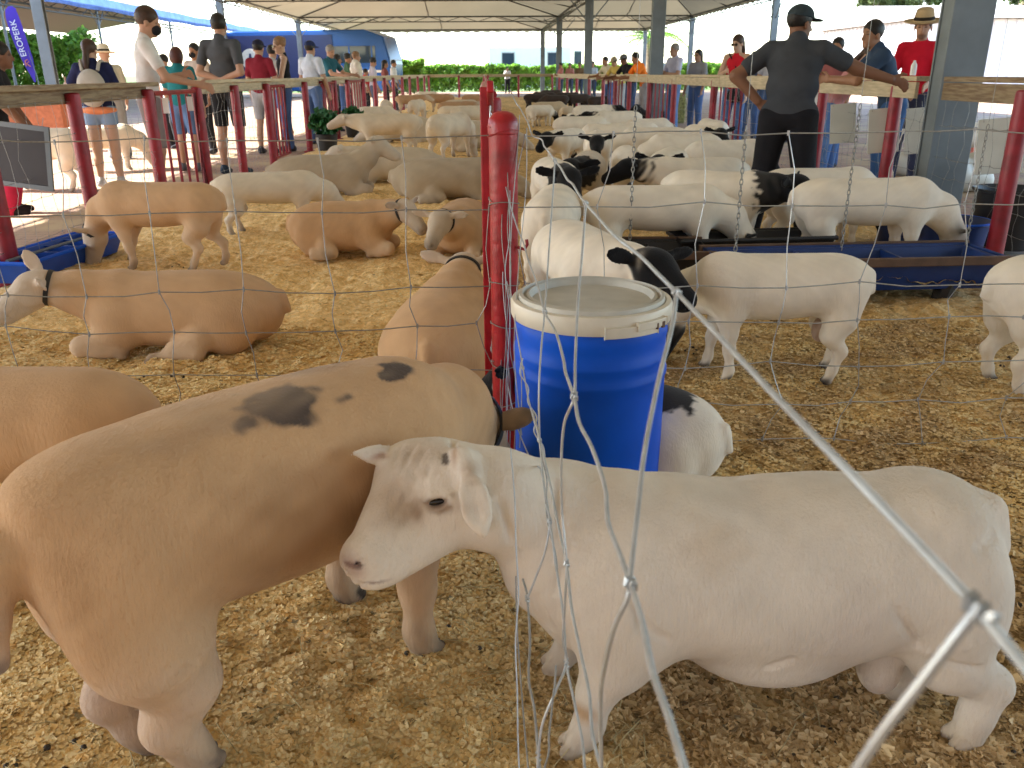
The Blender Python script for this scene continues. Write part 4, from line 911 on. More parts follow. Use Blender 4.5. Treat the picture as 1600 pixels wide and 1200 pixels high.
def sack(label, px, py, s_, m_, z=0):
    g_ = gp(px, py); q = Sdf(); r = random.Random(int(px)); q.ell((0, 0, .12*s_), (.24*s_, .16*s_, .14*s_), None, .05)
    for k_ in range(6): q.ell((r.uniform(-.2, .2)*s_, r.uniform(-.1, .1)*s_, r.uniform(.05, .26)*s_), (.10*s_,)*3, None, .03)
    tag(obj('sack', q.mesh(.02), M[m_], loc=(g_[0], g_[1], z-.03)), label, 'sack')
sack('crumpled white sack on the paving right of the wide column', 1500, 292, 1.25, 'white'); sack('smaller white sack between the tall red post and the wide column', 1412, 268, .9, 'white')
g_ = gp(1560, 262); t = thing('plastic_chair', 'salmon plastic chair on the far right aisle', 'chair', (g_[0]+.4, g_[1]+1.5, -.04), R(30)); m = MB(); m.box((0, 0, .44), (.42, .42, .03)); obj('seat', m, M['salmon'], t, bevel=.01); m = MB(); m.box((0, .2, .68), (.42, .03, .42)); obj('backrest', m, M['salmon'], t, bevel=.01)
for dx in (-.18, .18):
    for dy in (-.18, .18): m = MB(); m.tube([(dx, dy, .43), (dx*1.1, dy*1.1, 0)], .02, 8); obj('leg', m, M['salmon'], t)
# the white ram in front, head through the divider
def build_ram():
    L0 = np.array([.52, 1.31, 0])
    s = Sdf(); W = (.74, .665, .575)
    o = lambda x, y, z: np.array([x, y, z])-L0
    st = [(.145, 1.31, .325, .105, .120), (.20, 1.31, .332, .150, .150), (.30, 1.31, .322, .170, .162), (.40, 1.31, .309, .178, .161), (.505, 1.315, .293, .182, .178), (.62, 1.315, .301, .178, .176),
          (.70, 1.315, .318, .172, .158), (.77, 1.315, .333, .165, .138), (.825, 1.315, .332, .150, .120), (.853, 1.31, .325, .125, .100)]
    s_body(s, [tuple(o(*q[:3]))+q[3:] for q in st], W, .055, rx=.062)
    s.ell(o(.215, 1.315, .445), (.055, .05, .045), None, .05, col=W)
    s.ell(o(.80, 1.315, .425), (.075, .10, .045), None, .05, col=W)
    for b in (1, -1):
        s.ell(o(.225, 1.31-b*.115, .27), (.085, .060, .125), None, .05, col=W)          # shoulder
        s.ell(o(.810, 1.31-b*.090, .265), (.098, .075, .135), None, .05, col=W)        # thigh
    s.ell(o(.145, 1.31, .265), (.065, .09, .10), None, .05, col=W)                     # brisket
    s.ell(o(.50, 1.28, .165), (.13, .10, .055), None, .06, col=W)                      # belly
    s.cone(o(.885, 1.29, .425), o(.905, 1.28, .365), .030, .020, .03, col=W)             # tail stub
    # neck and head
    q_ = lambda px, py, z: dp(px, py, z)-L0
    HC = (.76, .67, .56)
    s.chain([o(.19, 1.31, .350), q_(872, 815, 1.52), q_(775, 785, 1.45), q_(705, 762, 1.45)], [.130, .100, .082, .074], .04, W)
    s.cone(o(.17, 1.30, .29), o(.10, 1.285, .33), .10, .085, .05, col=W)
    s.cone(q_(672, 748, 1.46), q_(700, 758, 1.45), .066, .062, .03, col=HC)
    s.ell(q_(636, 744, 1.475), (.050, .052, .054), None, .03, col=HC)
    s.cone(q_(642, 765, 1.455), q_(584, 862, 1.405), .062, .043, .03, col=HC)
    s.ell(q_(577, 880, 1.395), (.040, .040, .038), None, .02, col=HC)
    s.ell(q_(560, 876, 1.395), (.027, .03, .026), None, .02, col=HC)
    s.cone(q_(715, 812, 1.435), q_(612, 884, 1.40), .048, .034, .03, col=HC)
    s.ell(q_(700, 800, 1.415), (.046, .03, .042), None, .03, col=HC)
    s.ell(q_(692, 752, 1.408), (.034, .026, .026), None, .02, col=HC)
    s.ell(q_(583, 905, 1.39), (.030, .03, .018), None, .015, col=HC)
    # legs
    HF = (.42, .30, .18)
    s_leg(s, [o(.225, 1.215, .25), o(.205, 1.205, .18), o(.178, 1.198, .122), o(.166, 1.19, .06), o(.150, 1.185, .028)], [.070, .048, .030, .0235, .027], W, toe=(-1, 0), hs=1.1, hoofcol=HF)
    s_leg(s, [o(.215, 1.40, .25), o(.180, 1.40, .17), o(.150, 1.40, .115), o(.150, 1.41, .055), o(.132, 1.41, .028)], [.070, .046, .030, .0235, .027], W, toe=(-1, 0), hs=1.1, hoofcol=HF)
    s_leg(s, [o(.80, 1.225, .23), o(.815, 1.210, .17), o(.893, 1.195, .122), o(.873, 1.185, .065), o(.862, 1.18, .028)], [.085, .056, .033, .026, .029], W, toe=(-1, 0), hs=1.15, hoofcol=HF)
    s_leg(s, [o(.79, 1.38, .23), o(.76, 1.37, .15), o(.832, 1.35, .11), o(.815, 1.33, .06), o(.805, 1.32, .028)], [.085, .054, .033, .026, .029], W, toe=(-1, 0), hs=1.15, hoofcol=HF)
    s.ell(o(.725, 1.27, .118), (.042, .045, .068), None, .015, col=(.56, .46, .39))            # scrotum
    s.cone(o(.55, 1.27, .108), o(.50, 1.27, .100), .012, .007, .02, col=W)
    H0 = CAM-L0
    def on(px, py, off=0): d = ray(px, py); return s.hit(H0, d, 1.1)+d*off
    eye_c = on(681, 788, .008)
    s2 = [(on(658, 792), on(676, 779), .0060), (on(676, 779), on(704, 777), .0062), (on(664, 799), on(686, 803), .0036), (on(686, 803), on(705, 790), .0036)]
    cre = [(on(661, 797), on(640, 820), .0045, .008), (on(693, 718), on(700, 727), .0055, .006), (on(706, 692), on(713, 735), .0035, .012), (on(536, 897, .002), on(566, 881), .0052, .005), (on(534, 896), on(548, 908), .003, .005)]
    mth = [on(*p) for p in ((547, 912), (562, 919), (583, 914), (600, 902), (611, 886))]
    wr_ = [((630, 700), (612, 735)), ((648, 702), (628, 742)), ((665, 708), (650, 735)), ((622, 760), (606, 800)), ((645, 765), (622, 812)), ((655, 790), (632, 822)), ((672, 735), (662, 762)), ((640, 735), (655, 758)), ((636, 780), (612, 815))]
    wr_ = [(on(*a), on(*b)) for a, b in wr_]
    eb = on(733, 748); et = [on(741, 770, -.012), on(748, 800, -.014), on(753, 828, -.010), on(755, 838, -.006)]
    s.ell(on(681, 789, -.001), (.021, .010, .012), None, .008, op=-1)
    for a, b, r_ in s2: s.cone(a, b, r_, r_*.8, .006, col=HC)
    for a, b, r_, k_ in cre: s.cone(a, b, r_, r_*.5, k_, op=-1)
    for i in range(4): s.cone(mth[i], mth[i+1], .0028, .0026, .004, op=-1)
    for a, b in wr_: s.cone(a, b, .0028, .0020, .009, op=-1)
    for a, b, r_ in (((1003, 985), (1040, 1005), .005), ((1003, 985), (985, 930), .003), ((838, 940), (860, 985), .003), ((780, 790), (800, 850), .0022), ((868, 760), (872, 850), .0022), ((890, 870), (868, 930), .0022), ((1430, 1010), (1400, 960), .003), ((1552, 842), (1530, 862), .004), ((1462, 1035), (1530, 1050), .0025), ((1200, 1048), (1235, 1036), .003)): s.cone(on(*a), on(*b), r_, r_*.6, .016, op=-1)
    EC = (.78, .69, .58); vw = _n(ray(742, 785)); ax_ = _n(et[3]-eb); wd_ = _n(np.cross(ax_, vw)); tn_ = np.cross(ax_, wd_)
    s.cone(on(724, 722), on(734, 752, -.004), .020, .016, .02, col=EC)
    s.ell(eb+ax_*.044-vw*.024, (.050, .026, .0085), np.array([ax_, wd_, tn_]), .008, col=EC)
    s.cone(eb+ax_*.065-vw*.022-wd_*.004, et[3]-vw*.020, .013, .0035, .02, col=EC)
    s.ell(eb+ax_*.044-vw*.034, (.036, .016, .008), np.array([ax_, wd_, tn_]), .008, op=-1)
    fb, ft = q_(618, 718, 1.455), q_(553, 713, 1.41); ax2 = _n(ft-fb); w2_ = _n(np.cross(ax2, vw)); s.ell(fb+ax2*.026, (.040, .018, .007), np.array([ax2, w2_, np.cross(ax2, w2_)]), .008, col=EC); s.cone(fb+ax2*.03, ft, .010, .003, .015, col=EC); s.cone(fb+ax2*.022-vw*.010, ft-ax2*.016-vw*.009, .005, .003, .004, op=-1)
    eye_p = on(682, 789, .0015)
    e, r = [eye_c+_n(ray(681, 786))*.003, o(-.17, 1.37, .52)], .0125
    PT = lambda px, py, r3, c3, w3: (on(px, py), r3, c3, w3)
    DB = (.20, .12, .08)
    paint = [PT(682, 790, (.024, .03, .011), (.16, .10, .07), .8), PT(681, 792, (.026, .03, .014), DB, .5), PT(652, 806, (.011, .03, .013), DB, .8), PT(690, 800, (.03, .04, .010), (.36, .23, .15), .55), PT(640, 800, (.036, .04, .028), (.40, .27, .17), .6), PT(610, 790, (.035, .05, .05), (.46, .33, .22), .55), PT(650, 715, (.06, .05, .025), (.46, .33, .22), .55), PT(735, 740, (.02, .03, .012), (.45, .30, .19), .5),
             PT(697, 722, (.008, .02, .008), (.05, .03, .02), .86), PT(710, 712, (.006, .03, .024), (.42, .25, .14), .7), PT(552, 889, (.019, .03, .0055), (.04, .025, .025), .95), PT(585, 916, (.028, .03, .0025), (.25, .16, .13), .8), PT(545, 885, (.025, .04, .018), (.34, .21, .17), .6), PT(556, 900, (.02, .03, .012), (.45, .30, .24), .5), PT(740, 760, (.012, .02, .005), (.5, .36, .24), .5), PT(590, 718, (.02, .02, .004), (.55, .32, .24), .6), PT(725, 800, (.03, .04, .012), (.5, .38, .28), .4),
             (o(.15, 1.17, .10), (.03, .03, .02), (.45, .24, .08), .7), (o(.5, 1.31, .5), (.55, .14, .08), (.66, .56, .42), .4), (o(.36, 1.2, .42), (.06, .06, .04), (.48, .33, .18), .35), (o(.60, 1.15, .25), (.10, .1, .12), (.50, .42, .38), .4)]
    rt_ = sheep('sheep', 'large white ram in front pushing its head left through slack wires, ear drooping', s, (L0[0], L0[1], .006), h=.005, paint=paint, soft=.02)
    q = Sdf(); ex = _n(RT*.98+UP*.17); q.ell(eye_p, (.0165, .0085, .0062), np.array([ex, _n(np.cross(_n(np.cross(ex, _n(ray(682, 789)))), ex)), _n(np.cross(ex, _n(ray(682, 789))))]), .002); obj('eye', q.mesh(.0015), M['eye'], rt_)
    return rt_
def build_big_tan():
    s = Sdf(); T = TAN; W = TANL
    st = [(-.335, 0, .43, .125, .145), (-.26, 0, .445, .170, .165), (-.16, 0, .455, .190, .172), (-.04, 0, .45, .200, .178), (.08, 0, .445, .200, .180), (.20, 0, .45, .190, .172), (.30, 0, .45, .165, .160), (.36, 0, .44, .13, .14)]
    s_body(s, st, T, .05)
    for b in (1, -1):
        s.ell((-.28, b*.090, .36), (.108, .080, .165), None, .05, col=T)
        s.ell((.26, b*.125, .37), (.09, .06, .15), None, .05, col=T)
    s.cone((-.43, 0, .49), (-.46, 0, .38), .042, .026, .03, col=T)
    s.cone((-.46, 0, .38), (-.465, 0, .31), .026, .020, .02, col=(.60, .50, .42))
    s.ell((-.30, 0, .56), (.10, .10, .04), None, .05, col=T)
    s_leg(s, [(-.26, -.11, .28), (-.235, -.105, .20), (-.265, -.10, .125), (-.24, -.095, .06), (-.225, -.095, .026)], [.090, .060, .042, .031, .033], W, hs=1.2)
    s_leg(s, [(-.27, .08, .28), (-.265, .060, .20), (-.315, .035, .13), (-.285, .02, .06), (-.27, .02, .026)], [.090, .056, .036, .029, .032], (.50, .38, .30), hs=1.2)
    s_leg(s, [(.24, -.12, .32), (.245, -.135, .23), (.245, -.142, .165), (.240, -.145, .065), (.25, -.147, .026)], [.075, .044, .034, .028, .032], W, hs=1.25)
    s_leg(s, [(.25, .13, .32), (.25, .135, .23), (.245, .138, .165), (.240, .138, .065), (.25, .138, .026)], [.075, .044, .034, .028, .032], W, hs=1.25)
    s.chain([(.33, 0, .46), (.50, .05, .43), (.64, .12, .33)], [.13, .098, .078], .05, T)
    s.chain([(.33, 0, .37), (.46, .03, .34), (.62, .10, .27)], [.11, .085, .062], .05, T)
    e, r, P = s_head(s, (.69, .15, .36), (.70, .12, -.75), 1.1, (.45, .32, .22), ears=((-.2, 1, .3), (-.2, 1, .3)), earcol=(.10, .085, .075))
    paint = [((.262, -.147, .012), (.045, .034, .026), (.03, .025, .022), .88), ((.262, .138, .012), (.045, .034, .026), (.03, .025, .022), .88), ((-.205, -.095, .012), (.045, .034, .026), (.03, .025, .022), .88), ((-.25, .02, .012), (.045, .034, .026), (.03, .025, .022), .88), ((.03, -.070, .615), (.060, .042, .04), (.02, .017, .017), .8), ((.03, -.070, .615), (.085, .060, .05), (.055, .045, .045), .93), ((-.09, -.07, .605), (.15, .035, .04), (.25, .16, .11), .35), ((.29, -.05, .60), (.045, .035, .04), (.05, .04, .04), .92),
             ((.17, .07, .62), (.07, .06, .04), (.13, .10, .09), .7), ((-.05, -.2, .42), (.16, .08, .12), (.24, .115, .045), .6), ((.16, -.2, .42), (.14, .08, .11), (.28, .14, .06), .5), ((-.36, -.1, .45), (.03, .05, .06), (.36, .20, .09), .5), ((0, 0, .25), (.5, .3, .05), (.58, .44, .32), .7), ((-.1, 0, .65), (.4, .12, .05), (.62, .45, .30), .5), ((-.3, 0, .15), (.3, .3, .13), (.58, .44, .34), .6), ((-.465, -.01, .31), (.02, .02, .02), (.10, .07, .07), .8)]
    ang = R(43.8)
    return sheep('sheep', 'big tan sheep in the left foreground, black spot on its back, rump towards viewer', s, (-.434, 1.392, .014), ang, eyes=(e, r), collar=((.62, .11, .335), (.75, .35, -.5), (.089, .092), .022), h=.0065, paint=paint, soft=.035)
def fuzz(root, n, ln, seed, w_=.00033):
    # short individual hairs standing a little off the coat
    b_ = root.children[0] if root.children[0].name.startswith('body') else [q for q in root.children if q.name.startswith('body')][0]; me = b_.data
    nv = len(me.vertices); V = np.empty(nv*3, np.float32); me.vertices.foreach_get('co', V); V = V.reshape(-1, 3).astype(float); N = np.empty(nv*3, np.float32); me.vertices.foreach_get('normal', N); N = N.reshape(-1, 3).astype(float)
    Cc = np.empty(nv*4, np.float32); me.color_attributes['Col'].data.foreach_get('color', Cc); Cc = Cc.reshape(-1, 4)[:, :3]
    g = np.random.default_rng(seed); i = g.integers(0, nv, n); i = i[Cc[i].sum(1) > .9]; n = len(i); p = V[i]+g.normal(0, .0025, (n, 3)); p -= N[i]*((p-V[i])*N[i]).sum(1)[:, None]
    d = np.array([[0, 0, -1.]])+g.normal(0, .35, (n, 3)); d -= N[i]*(d*N[i]).sum(1)[:, None]; d /= np.linalg.norm(d, axis=1)[:, None]+1e-9
    d = d*.85+N[i]*g.uniform(.05, .24, (n, 1)); s_ = np.cross(d, N[i]); s_ /= np.linalg.norm(s_, axis=1)[:, None]+1e-9
    L_ = ln*g.uniform(.5, 1.2, (n, 1)); P = np.stack([p-s_*w_, p+s_*w_, p+d*L_], 1).reshape(-1, 3); F = np.arange(n*3).reshape(-1, 3)
    o_ = obj('fleece', (P, F), M['fuzz'], root, smooth=False, cols=np.repeat(np.clip(Cc[i]*g.uniform(.92, 1.10, (n, 1)), 0, 1), 3, 0))
M['fuzz'] = mat('fleece_hair', (1, 1, 1), .8, attr='Col', spec=.1, trans=.3)
fuzz(build_ram(), 150000, .0045, 1); fuzz(build_big_tan(), 150000, .0045, 2)
# ------------------------------------------------------------------ the flock
def stand_sheep(col, leg, headc, neck='down', hyaw=0, spread=0, ears=None, necklen=1.0, earc=None, dark_neck=None, zs=1.0, headsize=1.04, hang=0, nosecol=None):
    s = Sdf(); nc = dark_neck or col
    st = [(-.33, 0, .405, .100, .108), (-.26, 0, .415, .138, .124), (-.15, 0, .410, .155, .130), (0, 0, .400, .163, .138), (.14, 0, .400, .158, .138), (.25, 0, .405, .138, .134), (.32, 0, .41, .105, .115)]
    s_body(s, st, col, .05)
    for b in (1, -1):
        s.ell((-.26, b*.080, .335), (.088, .064, .135), None, .05, col=col); s.ell((.25, b*.095, .345), (.072, .050, .115), None, .05, col=col)
        f_ = b*spread
        s_leg(s, [(-.26, b*.095, .28), (-.225+f_*.3, b*.10, .215), (-.29+f_*.6, b*.10, .145), (-.275+f_, b*.10, .06), (-.262+f_, b*.10, .024)], [.062, .042, .0255, .0185, .022], leg, hs=.95)
        s_leg(s, [(.24, b*.09, .31), (.25-f_*.4, b*.095, .22), (.255-f_*.7, b*.095, .145), (.255-f_, b*.095, .055), (.265-f_, b*.095, .024)], [.052, .034, .0245, .0185, .022], leg, hs=.95)
    s.cone((-.395, 0, .45), (-.415, 0, .385), .026, .016, .03, col=col)
    if hang: s.ell((-.20, 0, .21), (.035, .04, .055), None, .02, col=(.5, .36, .28))
    cy, sy = math.cos(hyaw), math.sin(hyaw)
    if neck == 'down':
        p0, p1, p2 = (.28, 0, .41), (.28+.15*cy, .15*sy, .35), (.28+.25*cy*necklen, .25*sy, .22); pol = (.28+.29*cy*necklen, .29*sy, .235); f = (.45*cy, .45*sy, -.9)
    elif neck == 'fwd':
        p0, p1, p2 = (.28, 0, .42), (.28+.13*cy, .13*sy, .44), (.28+.25*cy, .25*sy, .46); pol = (.28+.28*cy, .28*sy, .53); f = (.9*cy, .9*sy, -.35)
    else:
        p0, p1, p2 = (.26, 0, .42), (.33+.04*cy, .06*sy, .50), (.35+.10*cy, .12*sy, .60); pol = (.355+.11*cy, .13*sy, .70); f = (.9*cy, .9*sy, -.40)
    s.cone(p0, p1, .125, .092, .05, col=col); s.cone(p1, p2, .092, .070, .05, col=nc)
    e, r, P = s_head(s, pol, f, headsize, headc, nosecol=nosecol, ears=ears or ((-.2, 1, .15), (-.2, 1, .15)), earcol=earc or headc)
    ax = _n(np.array(p2)-np.array(p1)); return s, (e, r), (tuple(np.array(p2)+ax*.005), tuple(ax), (.073, .073), .018)
def lie_sheep(col, leg, headc, neck='fwd', hyaw=0, ears=None, earc=None, dark_neck=None, foreout=0, hindout=.0, headsize=1.04, low=1.0, nosecol=None):
    s = Sdf(); nc = dark_neck or col
    st = [(-.36, 0, .155, .115, .120), (-.29, 0, .175, .165, .150), (-.18, 0, .185, .190, .165), (-.04, 0, .185, .195, .168), (.10, 0, .185, .180, .165), (.22, 0, .195, .155, .155), (.31, 0, .21, .12, .13)]
    s_body(s, st, col, .05)
    for b in (1, -1):
        s.ell((-.22, b*.135, .13), (.125, .075, .125), frame((1, 0, .25)), .05, col=col); s.ell((.22, b*.12, .14), (.09, .055, .12), None, .05, col=col)
        s_leg(s, [(-.12, b*.175, .09), (-.06+hindout*.3, b*.195, .045), (-.20+hindout*.9, b*.215, .032), (-.10+hindout*1.6, b*.225, .024)], [.060, .042, .028, .024], leg, toe=(1, 0), hs=.95)
        if foreout and b == (1 if foreout > 0 else -1): s_leg(s, [(.26, b*.10, .12), (.34, b*.13, .07), (.44, b*.13, .035), (.53, b*.13, .024)], [.055, .038, .028, .024], leg, hs=.95)
        else: s_leg(s, [(.24, b*.11, .10), (.37, b*.135, .055), (.30, b*.14, .032), (.22, b*.14, .024)], [.055, .042, .028, .024], leg, toe=(-1, 0), hs=.95)
    s.cone((-.43, 0, .24), (-.455, 0, .17), .022, .014, .03, col=col)
    cy, sy = math.cos(hyaw), math.sin(hyaw)
    if neck == 'up': p0, p1, p2 = (.25, 0, .24), (.33+.04*cy, .05*sy, .32), (.35+.09*cy, .10*sy, .41); pol = (.36+.11*cy, .12*sy, .50); f = (.85*cy, .85*sy, -.50)
    elif neck == 'fwd': p0, p1, p2 = (.25, 0, .24), (.33+.06*cy, .07*sy, .27), (.36+.14*cy, .15*sy, .30); pol = (.37+.18*cy, .19*sy, .37); f = (.85*cy, .85*sy, -.50)
    else: p0, p1, p2 = (.25, 0, .22), (.34+.06*cy, .09*sy, .19), (.38+.13*cy, .20*sy, .15); pol = (.39+.16*cy, .24*sy, .19); f = (.8*cy, .8*sy, -.45)
    s.cone(p0, p1, .12, .090, .05, col=col); s.cone(p1, p2, .090, .070, .05, col=nc)
    e, r, P = s_head(s, pol, f, headsize, headc, nosecol=nosecol, ears=ears or ((-.2, 1, .1), (-.2, 1, .1)), earcol=earc or headc)
    ax = _n(np.array(p2)-np.array(p1)); return s, (e, r), (tuple(np.array(p2)+ax*.005), tuple(ax), (.074, .074), .018)
TN = (.56, .47, .37)      # pale head of the tan breed
TG = 'tan sheep of the left pen'; WG = 'white and black headed sheep of the right pen'
def put(kind, label, px, py, yaw, group, h=.013, scale=1.0, collar=True, z=0, paint=None, **kw):
    s, e, c = (stand_sheep if kind == 'stand' else lie_sheep)(**kw); g_ = gp(px, py)
    r = sheep('sheep', label, s, (g_[0], g_[1], float(bed(g_[0], g_[1])) if abs(g_[0]) < 3.3 else -.03), R(yaw), group, eyes=e, collar=c if collar else None, h=h, paint=paint, seed=int(px), zmin=-.03, soft=.005 if sum(kw['headc']) < .1 else .022)
    if scale != 1: r.scale = (scale,)*3
    return r
# yaw: 0 faces right, 90 faces away, 180 left, 270 towards the viewer
tk = dict(col=TAN, leg=TANL, headc=TN)
B1 = ((-.1, .35, 1.2), (-.3, 1, -.1))
put('stand', 'tan sheep eating head down in the blue trough', 268, 418, 172, TG, h=.009, neck='down', hyaw=-.25, spread=.06, **tk, paint=[((-.44, 0, .36), (.02, .03, .03), (.08, .06, .05), .8)])
s_ = put('lie', 'tan sheep lying with ears raised and head turned left behind the big one', 290, 545, 181, TG, h=.008, neck='fwd', hyaw=.35, ears=((-.1, .8, .0), (-.1, .35, 1.0)), earc=(.60, .47, .36), foreout=0, hindout=.10, **tk); s_.scale = (1.06, 1.0, 1.0)
put('lie', 'tan sheep lying seen from behind, ears spread wide, against the divider', 700, 572, 84, TG, h=.008, neck='fwd', hyaw=.0, ears=((-.1, 1, .3), (-.1, 1, .45)), earc=(.60, .47, .36), **tk).scale = (1.05, 1.12, 1.0)
put('lie', 'tan sheep lying with white face turned right and one hind leg stretched', 541, 398, -2, TG, h=.009, neck='fwd', hyaw=-.6, hindout=.0, foreout=0, nosecol=(.05, .04, .04), **tk).scale = (.86, 1, 1)
put('lie', 'tan sheep lying and looking straight at the viewer, eyes half closed', 722, 396, 262, TG, h=.009, neck='fwd', hyaw=-.2, ears=((.1, 1, .25), (.1, 1, .25)), nosecol=(.05, .04, .04), **tk)
put('stand', 'tan sheep cut by the left photo edge, right behind the big foreground one', 40, 870, 176, TG, h=.009, neck='fwd', **tk)
pk = dict(col=(.60, .50, .37), leg=(.64, .54, .42), headc=(.62, .54, .45)); gk = dict(col=(.46, .375, .27), leg=(.52, .43, .33), headc=(.56, .48, .38)); wk = dict(col=(.70, .60, .46), leg=(.70, .60, .48), headc=TN)
put('stand', 'pale sheep at the fence left of the lying ones, hind end square to us', 425, 363, 12, TG, neck='down', collar=False, spread=.03, **wk).scale = (1, 1, .86)
put('lie', 'grey beige sheep lying with raised head, behind the pale one', 505, 303, 4, TG, neck='up', collar=False, **gk).scale = (1.25, 1.1, 1.15)
put('lie', 'grey beige sheep lying close to the divider, head down to the right', 700, 312, 3, TG, neck='low', collar=False, **gk).scale = (1.25, 1.1, 1.15)
put('lie', 'sheep lying just behind the grey beige one, its head turned left', 620, 283, 183, TG, neck='fwd', collar=False, **pk).scale = (1.2, 1.1, 1.1)
put('stand', 'long sheep standing side on, nibbling the potted greens', 610, 243, 180, TG, neck='fwd', collar=False, spread=.04, **wk).scale = (1.2, 1.1, 1.1)
put('stand', 'sheep standing with round rump turned to us in mid pen', 703, 250, 60, TG, neck='down', collar=False, spread=.03, **wk).scale = (1.15, 1.15, 1.15)
wt = dict(col=WHT, leg=WHT, headc=BLK, earc=BLK, nosecol=BLK)
wk2 = dict(wt, dark_neck=BLK)
put('stand', 'white sheep standing side on, its black head down in the dark trough', 1205, 585, 176, WG, h=.008, neck='down', hyaw=-.75, spread=.03, hang=1, collar=False, **wt).scale = (.86, .95, .93)
put('stand', 'white sheep behind the barrel, black head with wide ears facing us', 908, 540, 284, WG, h=.008, neck='fwd', hyaw=.3, ears=((.0, 1, .05), (.0, 1, .45)), collar=False, headsize=1.12, **wt).scale = (.92, 1.1, 1.0)
put('stand', 'white sheep rump beside the red post, behind the black faced one', 862, 438, 80, WG, neck='down', collar=False, **wt)
put('lie', 'white sheep lying mostly hidden behind the barrel, pale rump with a black patch', 972, 735, 150, WG, neck='fwd', collar=False, **wk2, paint=[((-.10, .02, .34), (.20, .17, .11), BLK, .96)]).scale = (.72, .8, .85)
put('stand', 'long white sheep standing side on behind the dark trough, between two black heads', 1015, 425, 2, WG, h=.011, neck='down', collar=False, spread=.03, **wt).scale = (1.08, 1.0, .98)
put('stand', 'biggest white sheep at the blue trough, black nose dipped in it on the right', 1335, 420, 0, WG, h=.010, neck='down', collar=False, headsize=.9, **dict(wt, headc=(.30, .27, .25), earc=BLK)).scale = (1.1, 1.1, 1.02)
put('stand', 'white sheep with glossy black neck bending over the dark trough towards us', 1112, 396, 336, WG, h=.011, neck='fwd', collar=False, hyaw=-.15, headsize=1.25, **wk2, paint=[((.42, 0, .46), (.17, .2, .24), BLK, .97)]).scale = (.9, 1.0, 1.04)
put('stand', 'white sheep in shade directly behind the biggest one, only its back showing', 1265, 384, 3, WG, neck='down', collar=False, **wt)
put('stand', 'white sheep with black head low and turned left, centre of the right flock', 1085, 352, 182, WG, neck='fwd', collar=False, **wk2)
put('stand', 'cream bodied sheep whose huge black face looks down beside the red post', 915, 335, 258, WG, h=.011, neck='fwd', collar=False, hyaw=-.3, headsize=1.35, **dict(wk2, col=(.62, .53, .42), leg=(.62, .53, .42)), paint=[((.42, 0, .46), (.13, .17, .2), BLK, .97)])
put('stand', 'white sheep with black head lowered, closest behind the red post', 866, 356, 276, WG, h=.012, neck='fwd', collar=False, headsize=1.35, **wk2, paint=[((.42, 0, .46), (.12, .17, .2), BLK, .97)])
put('stand', 'white sheep seen square from behind with pinkish tail stub', 979, 322, 86, WG, h=.010, neck='down', collar=False, **wt, paint=[((-.43, 0, .38), (.03, .022, .09), (.36, .18, .13), .7), ((-.42, 0, .43), (.04, .05, .03), (.45, .28, .20), .5)])
put('stand', 'white sheep partly cut by the right photo edge, lower right pen', 1668, 600, 2, WG, neck='fwd', collar=False, **wt)
# smaller, distant ones: a few built, then copied
P1 = put('stand', 'white sheep side on, black head lowered to the left, behind the square rump', 1066, 290, 186, WG, h=.015, neck='down', collar=False, **wt)
P2 = put('stand', 'white sheep side on with hind end right, left of the man in the pen', 1128, 306, 8, WG, h=.015, neck='down', collar=False, **wk2)
P3 = put('stand', 'white sheep facing us with both black ears held out sideways', 932, 280, 262, WG, h=.015, neck='fwd', collar=False, headsize=1.2, ears=((-.1, 1, .3), (-.1, 1, .3)), **wt)
P4 = put('stand', 'white sheep with black head raised to the right, tallest of the distant ones', 925, 206, 6, WG, h=.015, neck='fwd', collar=False, **wk2)
P5 = put('lie', 'all black sheep lying in front of the hay bale', 1024, 196, 186, WG, h=.016, neck='up', collar=False, col=(.02, .018, .018), leg=BLK, headc=BLK)
def cp(p, label, px, py, yaw, group, sc=None): g_ = gp(px, py); return dup(p, (g_[0], g_[1], float(bed(g_[0], g_[1])) if -2.9 < g_[0] < 3.3 else -.04), R(yaw), label, group, sc)
cp(P1, 'white sheep with black ear showing, right of the ears-out one', 985, 256, 200, WG); cp(P1, 'white sheep half hidden behind the ears-out one', 955, 258, 170, WG)
cp(P2, 'white sheep standing low beyond the black lying one, far right side of flock', 1010, 236, 12, WG, (.9, .9, .9)); cp(P2, 'small pale sheep just right of the red post cap', 843, 197, 30, WG, (.9,)*3)
cp(P3, 'white sheep with black face between square rump and side-on sheep', 1040, 330, 250, WG); cp(P3, 'white sheep turned to us just left of the ears-out one', 885, 268, 240, WG)
P6 = put('stand', 'beige young sheep with black lowered head, standing alone right of the post cap', 857, 196, 20, WG, h=.015, neck='down', collar=False, col=(.56, .44, .30), leg=(.56, .44, .30), headc=BLK)
cp(P6, 'smaller beige sheep behind the tall distant white one', 886, 200, 70, WG, (.85,)*3)
DG = 'dark sheep at the far end of the pens'
P7 = put('stand', 'dark brown sheep, nearest of the far dark row, head down', 868, 176, 178, DG, h=.018, neck='down', collar=False, col=(.05, .035, .028), leg=(.03, .022, .02), headc=BLK)
for px, py, yw, lb in ((838, 174, 10, 'leftmost dark sheep of the far row, beside the divider'), (850, 169, 175, 'dark sheep second in the far row, behind the leftmost'), (886, 171, 5, 'dark sheep under the pink shirted visitors, facing right'), (903, 175, 190, 'dark sheep right of centre in the far row'), (920, 170, 80, 'dark sheep at the foot of the centre column'), (938, 178, 15, 'rightmost dark sheep of the far row'), (861, 164, 5, 'most distant dark sheep below the hedge')): cp(P7, lb, px, py, yw, DG)
